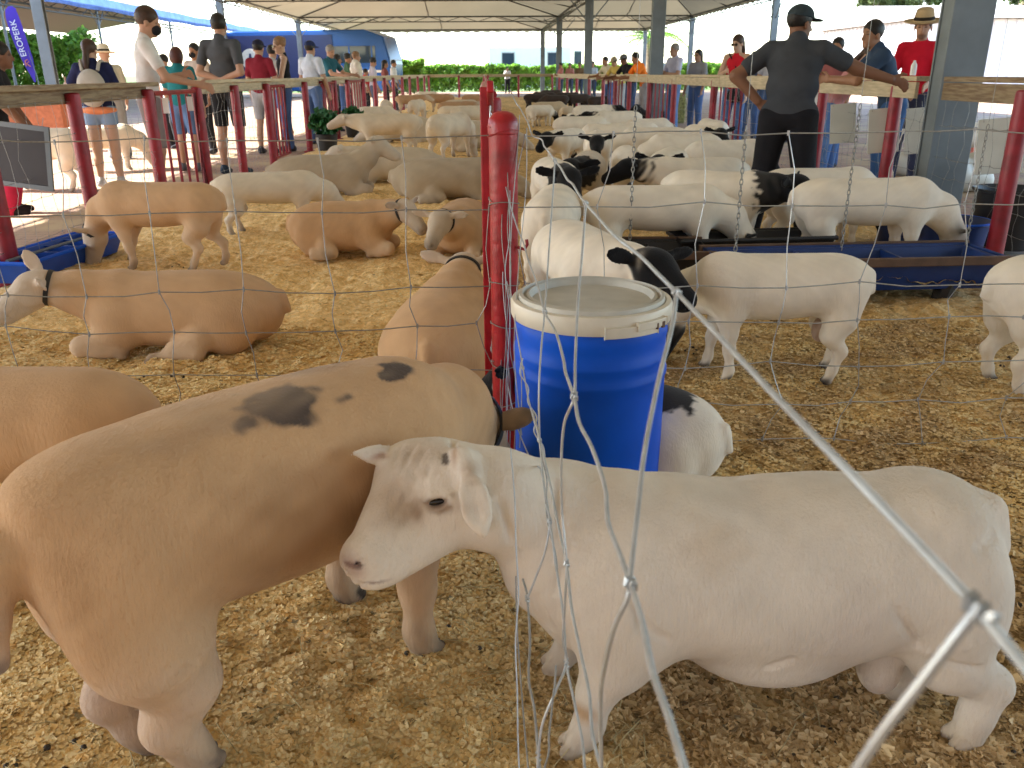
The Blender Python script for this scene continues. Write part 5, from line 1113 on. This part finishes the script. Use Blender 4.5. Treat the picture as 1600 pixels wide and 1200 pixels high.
# distant tan ones
P8 = put('stand', 'rusty backed sheep standing in front of the distant group, head right', 712, 196, 4, TG, h=.016, neck='fwd', collar=False, col=(.44, .27, .15), leg=(.55, .42, .29), headc=TN)
P9 = put('stand', 'pale sheep with rump to us in the distant left group', 652, 190, 75, TG, h=.016, neck='down', collar=False, **wk)
P10 = put('lie', 'pale sheep lying like a mound behind the long side-on one', 634, 222, 178, TG, h=.016, neck='low', collar=False, **pk); P10.scale = (1.3, 1.2, 1.3)
cp(P9, 'pale sheep standing alone by the left fence posts', 605, 190, 100, TG); cp(P9, 'pale sheep eating from the dark grey tub, head down', 738, 212, 20, TG, (1.05,)*3)
cp(P8, 'sheep beyond the rusty backed one, side on and darker', 690, 176, 178, TG); cp(P8, 'distant sheep touching the divider, side on', 742, 174, 2, TG); cp(P9, 'most distant tan pen sheep in front of the hedge', 668, 167, 175, TG)
cp(P10, 'small lying sheep at the back of the tan pen', 720, 182, 0, TG)
OG = 'sheep in neighbouring pens'
cp(P9, 'beige sheep behind the slate board on the far left, rump right', 78, 292, 176, OG, (1.25,)*3); cp(P8, 'beige sheep standing by the brick wall, above the slate board', 118, 222, 10, OG, (1.1,)*3); cp(P9, 'beige sheep behind the legs of the girl with the backpack', 165, 262, 30, OG, (1.1,)*3)
cp(P2, 'pale sheep beyond the right aisle, left of the large white panel', 1512, 262, 185, OG, (1.1,)*3); cp(P1, 'pale sheep beyond the right aisle near the salmon chair', 1556, 240, 10, OG)

cp(P1, 'white sheep with black head turned back, between the square rump and the fence side', 1022, 268, 170, WG); cp(P3, 'white sheep looking at us, half behind the side-on pair', 1092, 262, 280, WG)
cp(P2, 'white sheep standing by the right fence beside the woman with the handbag', 1110, 246, 95, WG); cp(P4, 'white sheep with black head, next to the tall distant one, lower', 965, 224, 184, WG)
cp(P1, 'white sheep behind the ears-out one, facing right with head down', 905, 240, 8, WG); cp(P3, 'small distant white sheep facing us left of the tall one', 893, 222, 265, WG, (.9,)*3)
cp(P10, 'pale lying sheep in the middle distance behind the round rump', 742, 236, 5, TG); cp(P9, 'pale sheep standing behind the mound-like lying one', 588, 206, 20, TG); cp(P8, 'sheep side on behind the pale group, rusty back', 640, 178, 5, TG); cp(P9, 'pale sheep beside the black bucket facing the divider', 716, 208, 350, TG)
# ------------------------------------------------------------------ people (each facing local +x)
SKIN = {'a': (.42, .24, .16), 'b': (.33, .17, .10), 'c': (.20, .095, .055), 'd': (.50, .32, .23)}
HAIR = {'k': (.012, .010, .009), 'b': (.045, .022, .013), 'l': (.22, .12, .06), 'g': (.22, .20, .18), 'r': (.07, .02, .014)}
M['skin'] = mat('skin', (1, 1, 1), .55, 0, .05, 12, .0006, 120, attr='Col', spec=.35)
_cl = {}
def cloth(c, kind='cloth'):
    if c not in _cl: _cl[c] = mat('cloth_%s' % ('light' if sum(c) > 1.2 else 'dark'), c, .85, 0, .14, 7, .006, 16, spec=.2)
    return _cl[c]
_hr = {k: mat('hair', v, .5, 0, .3, 30, .003, 90, spec=.4) for k, v in HAIR.items()}
def person(label, px, py, Ht, yaw, top=(.5, .5, .5), bottom=(.05, .08, .2), blen='long', sleeve='short', hair='k', hairtype='short', skin='b', lean=0, arms=None, head=(1, 0, -.05), stance=.06, stride=.0, shoes=(.05, .05, .06), cap=None, hat=None, mask=None, h=.016, backpack=None, bag=None, hip=None, group='visitors standing along the pens', z=-.04, build=1.0, knees=0.0, sunglasses=False, crouch=0, beard=False):
    g_ = gp(px, py, z); root = thing('person', label, 'person', (g_[0], g_[1], z), R(yaw), group); H = Ht; B = build
    L_ = R(lean); u = np.array([math.sin(L_), 0, math.cos(L_)]); fwd = np.array([math.cos(L_), 0, -math.sin(L_)])
    pel = np.array([0, 0, .53*H-crouch]); lat = np.array([0, 1., 0])
    T = lambda a, b, c: pel+fwd*a+lat*b+u*c         # torso frame
    sk = SKIN[skin]; b_ = Sdf()
    # torso
    b_.ell(T(0, 0, 0), (.095*B, .155*B, .10), frame(fwd, u), .04, col=sk); b_.ell(T(.0, 0, .12*H), (.085*B, .135*B, .13), frame(fwd, u), .05, col=sk); b_.ell(T(0, 0, .21*H), (.095*B, .155*B, .13), frame(fwd, u), .05, col=sk)
    nk = T(-.005, 0, .30*H); hd = nk+_n(u*.8+fwd*.25*(1 if lean < 20 else .3))*.085*H/1.75*1.35
    hf = _n(np.array(head, float)); HQ = frame(hf, (0, 0, 1)); hs = H/1.75
    P = lambda a, b, c: hd+hs*(a*HQ[0]+b*HQ[1]+c*HQ[2])
    b_.cone(T(-.01, 0, .25*H), P(-.02, 0, -.04), .058*B, .052, .03, col=sk)
    b_.ell(P(-.012, 0, .035), np.array((.092, .075, .092))*hs, HQ, .02, col=sk); b_.ell(P(.03, 0, -.045), np.array((.055, .052, .062))*hs, HQ, .03, col=sk); b_.ell(P(.062, 0, -.088), np.array((.022, .025, .018))*hs, HQ, .02, col=sk)
    b_.cone(P(.082, 0, .015), P(.100, 0, -.025), .009*hs, .014*hs, .012, col=sk)
    for q in (1, -1):
        b_.ell(P(.085, q*.032, .010), np.array((.016, .017, .010))*hs, HQ, .01, op=-1); b_.ell(P(-.005, q*.077, -.01), np.array((.020, .008, .032))*hs, HQ, .006, col=sk)
    # arms
    arms = arms or (((.1, .25, -1), (.45, .0, -1)), ((.1, -.25, -1), (.45, .0, -1))); wr = []; el_ = []; sh_ = []
    for q, (ua, fa) in zip((1, -1), arms):
        sh = T(-.005, q*.160*B*hs, .256*H); e = sh+_n(ua)*.170*H; w2 = e+_n(fa)*.145*H; sh_.append(sh); el_.append(e); wr.append(w2)
        b_.cone(T(0, q*.05, .268*H), sh, .045*B, .048*B, .03, col=sk); b_.cone(sh, e, .050*B, .040*B, .02, col=sk); b_.cone(e, w2, .040*B, .027*B, .015, col=sk)
        d = _n(fa); pn = _n(np.cross(d, np.array([0, 0, 1.]))+1e-3) if abs(d[2]) < .85 else np.array([0, q*1., 0]); sp = np.cross(d, pn); palm = w2+d*.045*hs
        b_.ell(palm, np.array((.048, .036, .014))*hs, np.array([d, sp if abs(d[2]) < .85 else np.array([1., 0, 0]), pn]), .012, col=sk)
        wv = sp if abs(d[2]) < .85 else np.array([1., 0, 0]); cur = np.array([0, 0, -1.]) if abs(d[2]) < .85 else np.array([0, -q*1., 0])
        for k_, ln in enumerate((.062, .075, .070, .055)):
            o_ = wv*(k_-1.5)*.019*hs; k0 = palm+d*.038*hs+o_; k1 = k0+_n(d+cur*.35)*ln*.5*hs; k2 = k1+_n(d+cur*1.3)*ln*.5*hs
            b_.chain([k0, k1, k2], [.0095, .0090, .008], .004, sk)
        b_.chain([palm-d*.015-wv*.028*hs, palm+d*.02-wv*.058*hs, palm+d*.05*hs-wv*.060*hs], [.012, .0105, .009], .006, sk)
    # legs
    hipw = .085*B*hs; ank = []; kn_ = []; hp = []
    for q in (1, -1):
        hpt = pel+np.array([0, q*hipw, -.02]); a = np.array([q*stride, q*(hipw+stance*.5), .05*hs]); k_ = (hpt+a)/2+np.array([.03+knees, q*crouch*.2, .0]); k_[2] = .285*H-crouch*.3; hp.append(hpt); kn_.append(k_); ank.append(a)
        b_.cone(hpt, k_, .085*B, .055*B, .03, col=sk); b_.cone(k_, k_*.55+a*.45+np.array([-.025, 0, 0]), .054*B, .052*B, .02, col=sk); b_.cone(k_*.55+a*.45+np.array([-.025, 0, 0]), a, .050*B, .034, .02, col=sk)
    V, Q = b_.mesh(h); col = b_.colors(V, .01)
    def blot(c, r, pc, w2):
        nonlocal col
        x = V-c; d = np.sqrt(((x@HQ.T/np.array(r))**2).sum(1)); m_ = (np.clip((1.2-d)/.5, 0, 1)*w2)[:, None]; col = col*(1-m_)+np.array(pc)*m_
    for q in (1, -1):
        blot(P(.078, q*.031, .012), (.03, .015, .007), (.03, .02, .018), .9); blot(P(.085, q*.032, .032), (.02, .02, .006), HAIR[hair], .7)
    blot(P(.085, 0, -.058), (.02, .022, .007), (sk[0]*.9, sk[1]*.55, sk[2]*.55), .8)
    if beard: blot(P(.06, 0, -.075), (.05, .05, .03), HAIR['k'], .55)
    obj('body', (V, Q), M['skin'], root, cols=np.clip(col, 0, 1))
    # shirt
    s = Sdf(); g = .016
    s.ell(T(0, 0, .02), (.095*B+g+.006, .155*B+g+.006, .11), frame(fwd, u), .04); s.ell(T(0, 0, .11*H), (.085*B+g+.008, .135*B+g+.012, .14), frame(fwd, u), .05); s.ell(T(0, 0, .205*H), (.095*B+g, .155*B+g, .14), frame(fwd, u), .05)
    sl = {'short': .62, 'long': 1, 'none': 0}[sleeve]
    for q, sh, e, w2 in zip((1, -1), sh_, el_, wr):
        if sl: s.cone(T(0, q*.05, .262*H), sh, .056*B, .058*B, .03); s.cone(sh, sh+(e-sh)*sl, .058*B, .056*B, .02)
        else: s.cone(T(0, q*.05, .235*H), T(-.002, q*.105*B, .275*H), .05*B, .030*B, .03)
        if sl == 1: s.cone(e, w2, .055*B, .040*B, .02)
    s.cone(T(-.01, 0, .26*H), T(-.01, 0, .295*H), .085*B, .060*B, .02)
    s.ell(P(0, 0, -.03), (.07, .055, .06), HQ, .006, op=-1)
    s.plane(T(0, 0, -.055), u)
    if sl == .62:
        for sh, e in zip(sh_, el_): ax = _n(e-sh); s.ell(sh+ax*(.62*.170*H+.095), (.062, .075, .075), frame(ax, (1, .1, 0)), .004, op=-1)
    obj('shirt', s.mesh(h), cloth(top), root)
    # trousers
    s = Sdf(); s.ell(pel+np.array([0, 0, -.01]), (.112*B, .168*B, .11), None, .03)
    fr = {'long': 1.0, 'shorts': .55, 'short': .28, 'capri': .75}[blen]
    for hpt, k_, a in zip(hp, kn_, ank):
        s.cone(hpt, k_, .100*B, .074*B, .03)
        if fr > .6: s.cone(k_, a, .074*B, .058*B if blen == 'long' else .06, .02)
    zc = {'long': .045, 'capri': .15*H, 'shorts': .30*H, 'short': .42*H}[blen]; s.plane((0, 0, zc-crouch*.5), (0, 0, 1))
    s.plane((0, 0, pel[2]+.085), (0, 0, -1)) if lean < 15 else None
    obj('trousers', s.mesh(h), cloth(bottom), root)
    for a in ank:
        s = Sdf(); s.cone((a[0]-.04, a[1], .045), (a[0]+.04, a[1], .04), .045, .042, .03); s.cone((a[0]+.04, a[1], .04), (a[0]+.14, a[1]+.01*np.sign(a[1]), .03), .043, .033, .03); s.cone((a[0]-.02, a[1], .07), (a[0]-.01, a[1], .09), .045, .045, .02); s.plane((0, 0, .004), (0, 0, 1)); obj('shoe', s.mesh(h*.9), cloth(shoes), root)
    # hair
    if hairtype:
        s = Sdf(); s.ell(P(-.020, 0, .045), np.array((.097, .083, .095))*hs, HQ, .02)
        if hairtype == 'long': s.ell(P(-.075, 0, -.06), np.array((.045, .075, .14))*hs, HQ, .05); s.ell(P(-.085, 0, -.16), np.array((.03, .055, .10))*hs, HQ, .05)
        if hairtype == 'pony': s.ell(P(-.10, 0, -.05), np.array((.035, .035, .14))*hs, HQ, .03); s.ell(P(-.12, .01, -.17), np.array((.025, .04, .09))*hs, HQ, .03)
        if hairtype == 'bob': s.ell(P(-.035, 0, -.01), np.array((.085, .095, .10))*hs, HQ, .03)
        if hairtype == 'bun': s.ell(P(-.09, 0, .07), np.array((.04, .04, .04))*hs, HQ, .01)
        s.ell(P(.085, 0, -.045), np.array((.085, .078, .095))*hs, HQ, .01, op=-1); s.ell(P(.03, 0, -.16), np.array((.08, .075, .09))*hs, HQ, .01, op=-1)
        if hairtype == 'short': s.ell(P(-.02, 0, -.13), np.array((.12, .12, .11))*hs, HQ, .01, op=-1)
        obj('hair', s.mesh(h*.85), _hr[hair], root)
    if cap:
        s = Sdf(); s.ell(P(-.012, 0, .055), np.array((.105, .088, .085))*hs, HQ, .01); s.plane(P(0, 0, .045), HQ[2]); s.ell(P(.115, 0, .045), np.array((.075, .07, .010))*hs, HQ, .01); obj('cap', s.mesh(min(h, .012)), cloth(cap), root)
    if hat:
        m = MB(); m.lathe([(.001, .13), (.05, .128), (.075, .115), (.088, .07), (.095, .02), (.105, .008), (.15, .0), (.185, .012), (.186, .006), (.15, -.008), (.09, .0), (.001, .0)], n=28); m.v = [tuple(P(a, b, c+.055)) for a, b, c in m.v]; ht = obj('hat', m, cloth(hat), root)
        m = MB(); m.lathe([(.098, .018), (.093, .048), (.091, .048), (.094, .018)], n=28); m.v = [tuple(P(a, b, c+.055)) for a, b, c in m.v]; obj('hat_band', m, cloth((.03, .025, .02)), ht)
    if mask: s = Sdf(); s.ell(P(.062, 0, -.045), np.array((.050, .058, .048))*hs, HQ, .01); obj('face_mask', s.mesh(min(h, .011)), cloth(mask), root)
    if sunglasses:
        m = MB()
        for q in (1, -1): m.tube([P(.092, q*.034, .012), P(.098, q*.034, .012)], .022*hs, 12)
        m.tube([P(.097, -.06, .016), P(.100, 0, .016), P(.097, .06, .016)], .004, 5); obj('sunglasses', m, M['eye'], root)
    if backpack:
        s = Sdf(); s.ell(T(-.17, 0, .13*H), (.085, .15, .20), frame(fwd, u), .02); s.ell(T(-.22, 0, .08*H), (.055, .12, .11), frame(fwd, u), .03); bp = obj('backpack', s.mesh(h), cloth(backpack), root)
        for q in (1, -1):
            m = MB(); m.tube(spline([T(-.13, q*.08, .24*H), T(-.06, q*.10, .30*H), T(.06, q*.11, .285*H), T(.12, q*.12, .20*H), T(.06, q*.15, .10*H), T(-.08, q*.13, .06*H)], 4), .018, 6); obj('strap', m, cloth(backpack), bp)
    if bag:
        s = Sdf(); c = T(.16, bag[1]*.06, -.05*H); s.ell(c, (.05, .13, .10), None, .02); s.ell(c+[0, 0, -.03], (.055, .125, .09), None, .02); bo = obj('handbag', s.mesh(h), cloth(bag[0]), root)
        m = MB(); m.tube(spline([c+[0, .1*bag[1], .06], T(.11, bag[1]*.05, .15*H), T(.05, -bag[1]*.12, .29*H), T(-.10, -bag[1]*.06, .2*H)], 5), .010, 6); obj('strap', m, cloth(bag[0]), bo)
    if hip:
        s = Sdf(); s.ell(T(-.02, 0, -.02), (.135*B, .19*B, .055), None, .02); obj('tied_shirt', s.mesh(h), cloth(hip), root)
    return root
down = ((.1, .2, -1), (.3, .0, -1)); downr = ((.1, -.2, -1), (.3, .0, -1))
rail = ((.55, .25, -.75), (.95, -.1, -.10)); railr = ((.55, -.25, -.75), (.95, .1, -.10)); fold = ((.35, .25, -1), (.75, -.8, .15)); foldr = ((.35, -.25, -1), (.75, .8, .15)); hipL = ((-.25, .9, -.8), (.1, -1, -.5)); hipR = ((-.25, -.9, -.8), (.1, 1, -.5))
JN, DK = (.07, .13, .30), (.018, .018, .022)
VG = 'visitors standing along the pens'
# left aisle
person('girl with grey backpack, navy tee and denim shorts seen from behind', 176, 292, 1.64, 100, top=(.015, .02, .07), bottom=(.22, .31, .45), blen='short', hair='b', hairtype='pony', skin='d', arms=(((.15, .6, -.9), (.7, .2, .2)), foldr), backpack=(.42, .40, .36), hip=(.75, .27, .13), h=.011, shoes=(.5, .5, .5), head=(1, -.3, -.1))
person('tall man in white tee and grey shorts, black mask, hand on the red post', 258, 322, 1.87, 20, top=(.62, .61, .60), bottom=(.24, .20, .20), blen='shorts', skin='a', arms=(fold, ((.45, -.25, -.9), (.95, -.05, -.22))), mask=DK, h=.010, head=(1, -.15, -.25), lean=5, hair='b', shoes=(.3, .3, .32))
person('woman in teal blouse and denim shorts with short brown hair, back to us', 300, 268, 1.60, 80, top=(.015, .16, .18), bottom=(.10, .17, .33), blen='shorts', hair='r', hairtype='bob', skin='a', build=1.05, h=.013, shoes=(.12, .12, .14))
person('man in beige shirt with black mask and dark trousers, between teal and grey', 325, 240, 1.74, 255, top=(.46, .38, .32), bottom=DK, skin='b', mask=DK, h=.015)
person('small face of a visitor behind the tall man in white', 276, 232, 1.60, 230, top=(.5, .5, .5), bottom=DK, skin='a', h=.018)
person('visitor in pale straw hat with dark band behind the backpack girl', 190, 248, 1.66, 120, top=(.4, .38, .3), bottom=(.2, .2, .2), hat=(.62, .55, .42), hairtype=None, skin='a', h=.016)
person('tall man in dark grey tee and black shorts, hands behind his back', 368, 272, 1.98, 78, top=(.07, .075, .085), bottom=DK, blen='shorts', skin='a', arms=(((-.25, .25, -1), (.05, -.9, -.25)), ((-.25, -.25, -1), (.05, .9, -.25))), h=.010, shoes=(.03, .05, .08), build=1.1, head=(1, .2, 0))
person('person in maroon shirt and dark cap just right of the grey tee man', 420, 240, 1.78, 80, top=(.20, .015, .03), bottom=(.35, .35, .38), blen='shorts', skin='a', cap=(.02, .02, .04), h=.014)
person('blonde woman in sleeveless black top leaning on the left rail', 455, 236, 1.84, 200, top=(.012, .012, .014), bottom=JN, sleeve='none', hair='l', hairtype='bun', skin='d', arms=(((.3, .3, -1), (.7, -.2, -.5)), ((.3, -.3, -1), (.7, .2, -.5))), h=.012, head=(1, 0, -.25), build=.95, sunglasses=True)
person('man in white shirt, navy cap and jeans, back to us at the left rail', 496, 226, 1.82, 60, top=(.52, .57, .66), bottom=(.09, .15, .30), skin='a', cap=(.02, .03, .09), h=.013, build=1.12)
person('grey haired man in teal tee looking into the pen', 524, 206, 1.86, -20, top=(.02, .10, .14), bottom=DK, skin='a', hair='g', arms=(rail, railr), h=.014, head=(1, -.2, -.3), build=1.1)
person('man in loose white long sleeved shirt beyond the teal tee', 562, 194, 1.80, 20, top=(.66, .62, .54), bottom=(.4, .35, .3), sleeve='long', skin='a', hair='l', h=.015, build=1.45)
person('youth with dark hair in pale lilac tee at the rail', 587, 187, 1.68, 10, top=(.55, .52, .62), bottom=(.1, .12, .2), skin='a', h=.016, head=(1, 0, -.4))
person('long haired person in a dark top, farthest along the left rail', 605, 180, 1.66, 10, top=(.20, .06, .05), bottom=DK, skin='b', hairtype='long', h=.016)
person('crouching person in pink trousers cut by the left edge, behind the slate board', 20, 335, 1.66, 20, top=DK, bottom=(.42, .02, .06), hair='k', skin='c', h=.013, arms=(((.2, .3, -1), (.5, .1, -.9)), ((.3, -.4, -1), (.6, -.1, -.9))), lean=14, build=1.1, shoes=(.02, .015, .015), crouch=.08, knees=.06)
# far end
person('man in black standing beyond the far end board', 726, 139, 1.78, 250, top=(.03, .03, .04), bottom=(.02, .02, .025), skin='b', cap=(.03, .03, .05), h=.022, arms=(fold, foldr))
person('dark clothed visitor right of the man in black, far end', 750, 140, 1.55, 260, top=(.10, .08, .06), bottom=(.03, .03, .03), skin='b', cap=(.2, .15, .1), h=.024, build=1.15)
person('visitor in blue left of the white shirt, far end', 779, 138, 1.60, 250, top=(.04, .05, .16), bottom=DK, skin='b', h=.024)
person('visitor in white shirt with folded arms above the red post', 793, 146, 1.62, 265, top=(.62, .58, .58), bottom=DK, skin='b', h=.020, arms=(fold, foldr))
for px, py, yw, tp, lb in ((876, 156, 200, (.42, .17, .17), 'pink shirted visitor, left of the close trio by the centre column'), (890, 154, 240, (.44, .20, .19), 'pink shirted visitor in the middle of the close trio'), (905, 156, 250, (.16, .11, .07), 'olive brown shirted visitor, right of the close trio'), (832, 134, 260, (.60, .55, .50), 'very distant visitor in white before the hedge'), (925, 160, 240, (.45, .55, .72), 'visitor in pale blue right of the second centre column')): person(lb, px, py, 1.70, yw, top=tp, bottom=(.03, .05, .10), skin='b', cap=(.12, .14, .10) if px in (890, 905) else None, h=.022, arms=(fold, foldr))
# right rail
person('visitor in yellow shirt and tan cap leaning on the right rail', 967, 186, 1.70, 215, top=(.55, .42, .12), bottom=(.4, .4, .4), skin='a', cap=(.30, .24, .16), lean=24, arms=(rail, railr), h=.015, head=(1, 0, -.4))
person('visitor in black tee and grey cap between yellow and orange', 984, 190, 1.74, 205, top=DK, bottom=(.05, .09, .2), skin='c', cap=(.12, .12, .12), lean=24, arms=(rail, railr), h=.015, head=(1, 0, -.35))
person('man in bright orange tee leaning on the right rail', 1006, 196, 1.76, 190, top=(.85, .20, .02), bottom=(.35, .35, .38), skin='b', lean=26, arms=(rail, railr), h=.014, head=(1, .1, -.3), build=1.15)
person('man in lilac shirt and blue jeans standing back from the rail', 1048, 206, 1.82, 205, top=(.48, .50, .68), bottom=(.12, .22, .46), skin='a', hair='g', h=.014, arms=(fold, foldr), build=1.05)
person('woman in red tank top and jeans with a black handbag', 1140, 236, 1.80, 235, top=(.55, .015, .03), bottom=JN, sleeve='none', hair='b', hairtype='long', skin='d', bag=(DK, 1), sunglasses=True, h=.012, head=(.9, -.2, -.25), arms=(down, ((.4, -.2, -.9), (.6, .5, .2))))
person('man in red cap and sunglasses behind the man in the pen', 1196, 225, 1.74, 230, top=(.40, .42, .50), bottom=JN, skin='a', cap=(.50, .03, .05), sunglasses=True, h=.015)
person('dark haired visitor between the red tank top and the red cap', 1168, 218, 1.60, 240, top=(.06, .08, .14), bottom=JN, skin='b', h=.016); person('visitor in dark cap close behind the red cap', 1216, 222, 1.74, 250, top=(.05, .05, .07), bottom=DK, skin='b', cap=(.03, .03, .04), h=.016)
person('man inside the right pen in charcoal polo, reaching one arm to the rail', 1212, 372, 1.66, 62, top=(.050, .055, .065), bottom=(.012, .012, .016), skin='c', cap=(.035, .05, .06), lean=8, h=.009, arms=(((-.35, .85, -.65), (.05, -.75, -.75)), ((.45, -.95, -.50), (.35, -.95, -.30))), head=(.75, -.65, -.1), build=1.14, z=0, group=None, stance=.2)
person('girl in pink top bending over the right rail, brown hair falling', 1283, 288, 1.66, 318, top=(.55, .25, .26), bottom=(.10, .20, .45), sleeve='short', hair='b', hairtype='pony', skin='d', lean=38, arms=(rail, railr), h=.011, head=(1, 0, -.8))
person('dark haired visitor hidden behind the bending girl', 1287, 262, 1.66, 230, top=(.3, .1, .1), bottom=JN, skin='b', h=.016)
person('young man in dark blue tee and ripped jeans, elbows on the right rail', 1372, 322, 1.74, 168, top=(.035, .06, .11), bottom=(.04, .10, .24), skin='b', lean=24, arms=(((.75, .15, -.75), (.85, -.75, .05)), ((.75, -.15, -.75), (.85, .55, .05))), h=.010, head=(.9, .55, -.05), build=1.08)
person('man in red v neck shirt and straw hat with moustache', 1405, 292, 1.82, 235, top=(.60, .012, .035), bottom=(.05, .06, .12), skin='a', hat=(.45, .34, .20), hairtype='short', h=.010, head=(1, .1, -.2), beard=True, arms=(((.2, .25, -1), (.8, -.2, -.2)), ((.2, -.25, -1), (.8, .2, -.2))))

# a few more of the row of visitors
person('visitor in pale grey tee between the maroon shirt and the blonde woman', 438, 222, 1.78, 70, top=(.42, .42, .43), bottom=JN, hair='k', skin='a', h=.017)
person('visitor in light pink tee right of the navy cap', 534, 196, 1.72, 40, top=(.62, .42, .42), bottom=JN, skin='b', hairtype='long', h=.018)
person('child in red shirt at the left rail near the lilac tee', 575, 184, 1.40, 10, top=(.5, .03, .04), bottom=DK, skin='b', h=.018)
person('visitor in white tee far along the left rail', 618, 172, 1.72, 350, top=(.62, .62, .62), bottom=DK, skin='b', h=.02); person('visitor in dark green tee beyond the teal tee', 549, 188, 1.80, 20, top=(.04, .09, .05), bottom=DK, skin='b', h=.018)
person('visitor in cream shirt left of the yellow shirt at the right rail', 950, 180, 1.72, 210, top=(.6, .55, .42), bottom=JN, skin='b', lean=14, arms=(rail, railr), h=.018); person('visitor in light blue tee seen right of the orange shirt', 1027, 192, 1.72, 200, top=(.35, .48, .66), bottom=JN, skin='a', h=.018)
person('visitor in grey top between the lilac shirt and the red tank top', 1084, 205, 1.70, 220, top=(.25, .25, .27), bottom=JN, skin='b', hairtype='long', h=.018); person('visitor in teal top standing far behind the red cap', 1250, 200, 1.74, 230, top=(.05, .22, .25), bottom=JN, skin='b', h=.018)
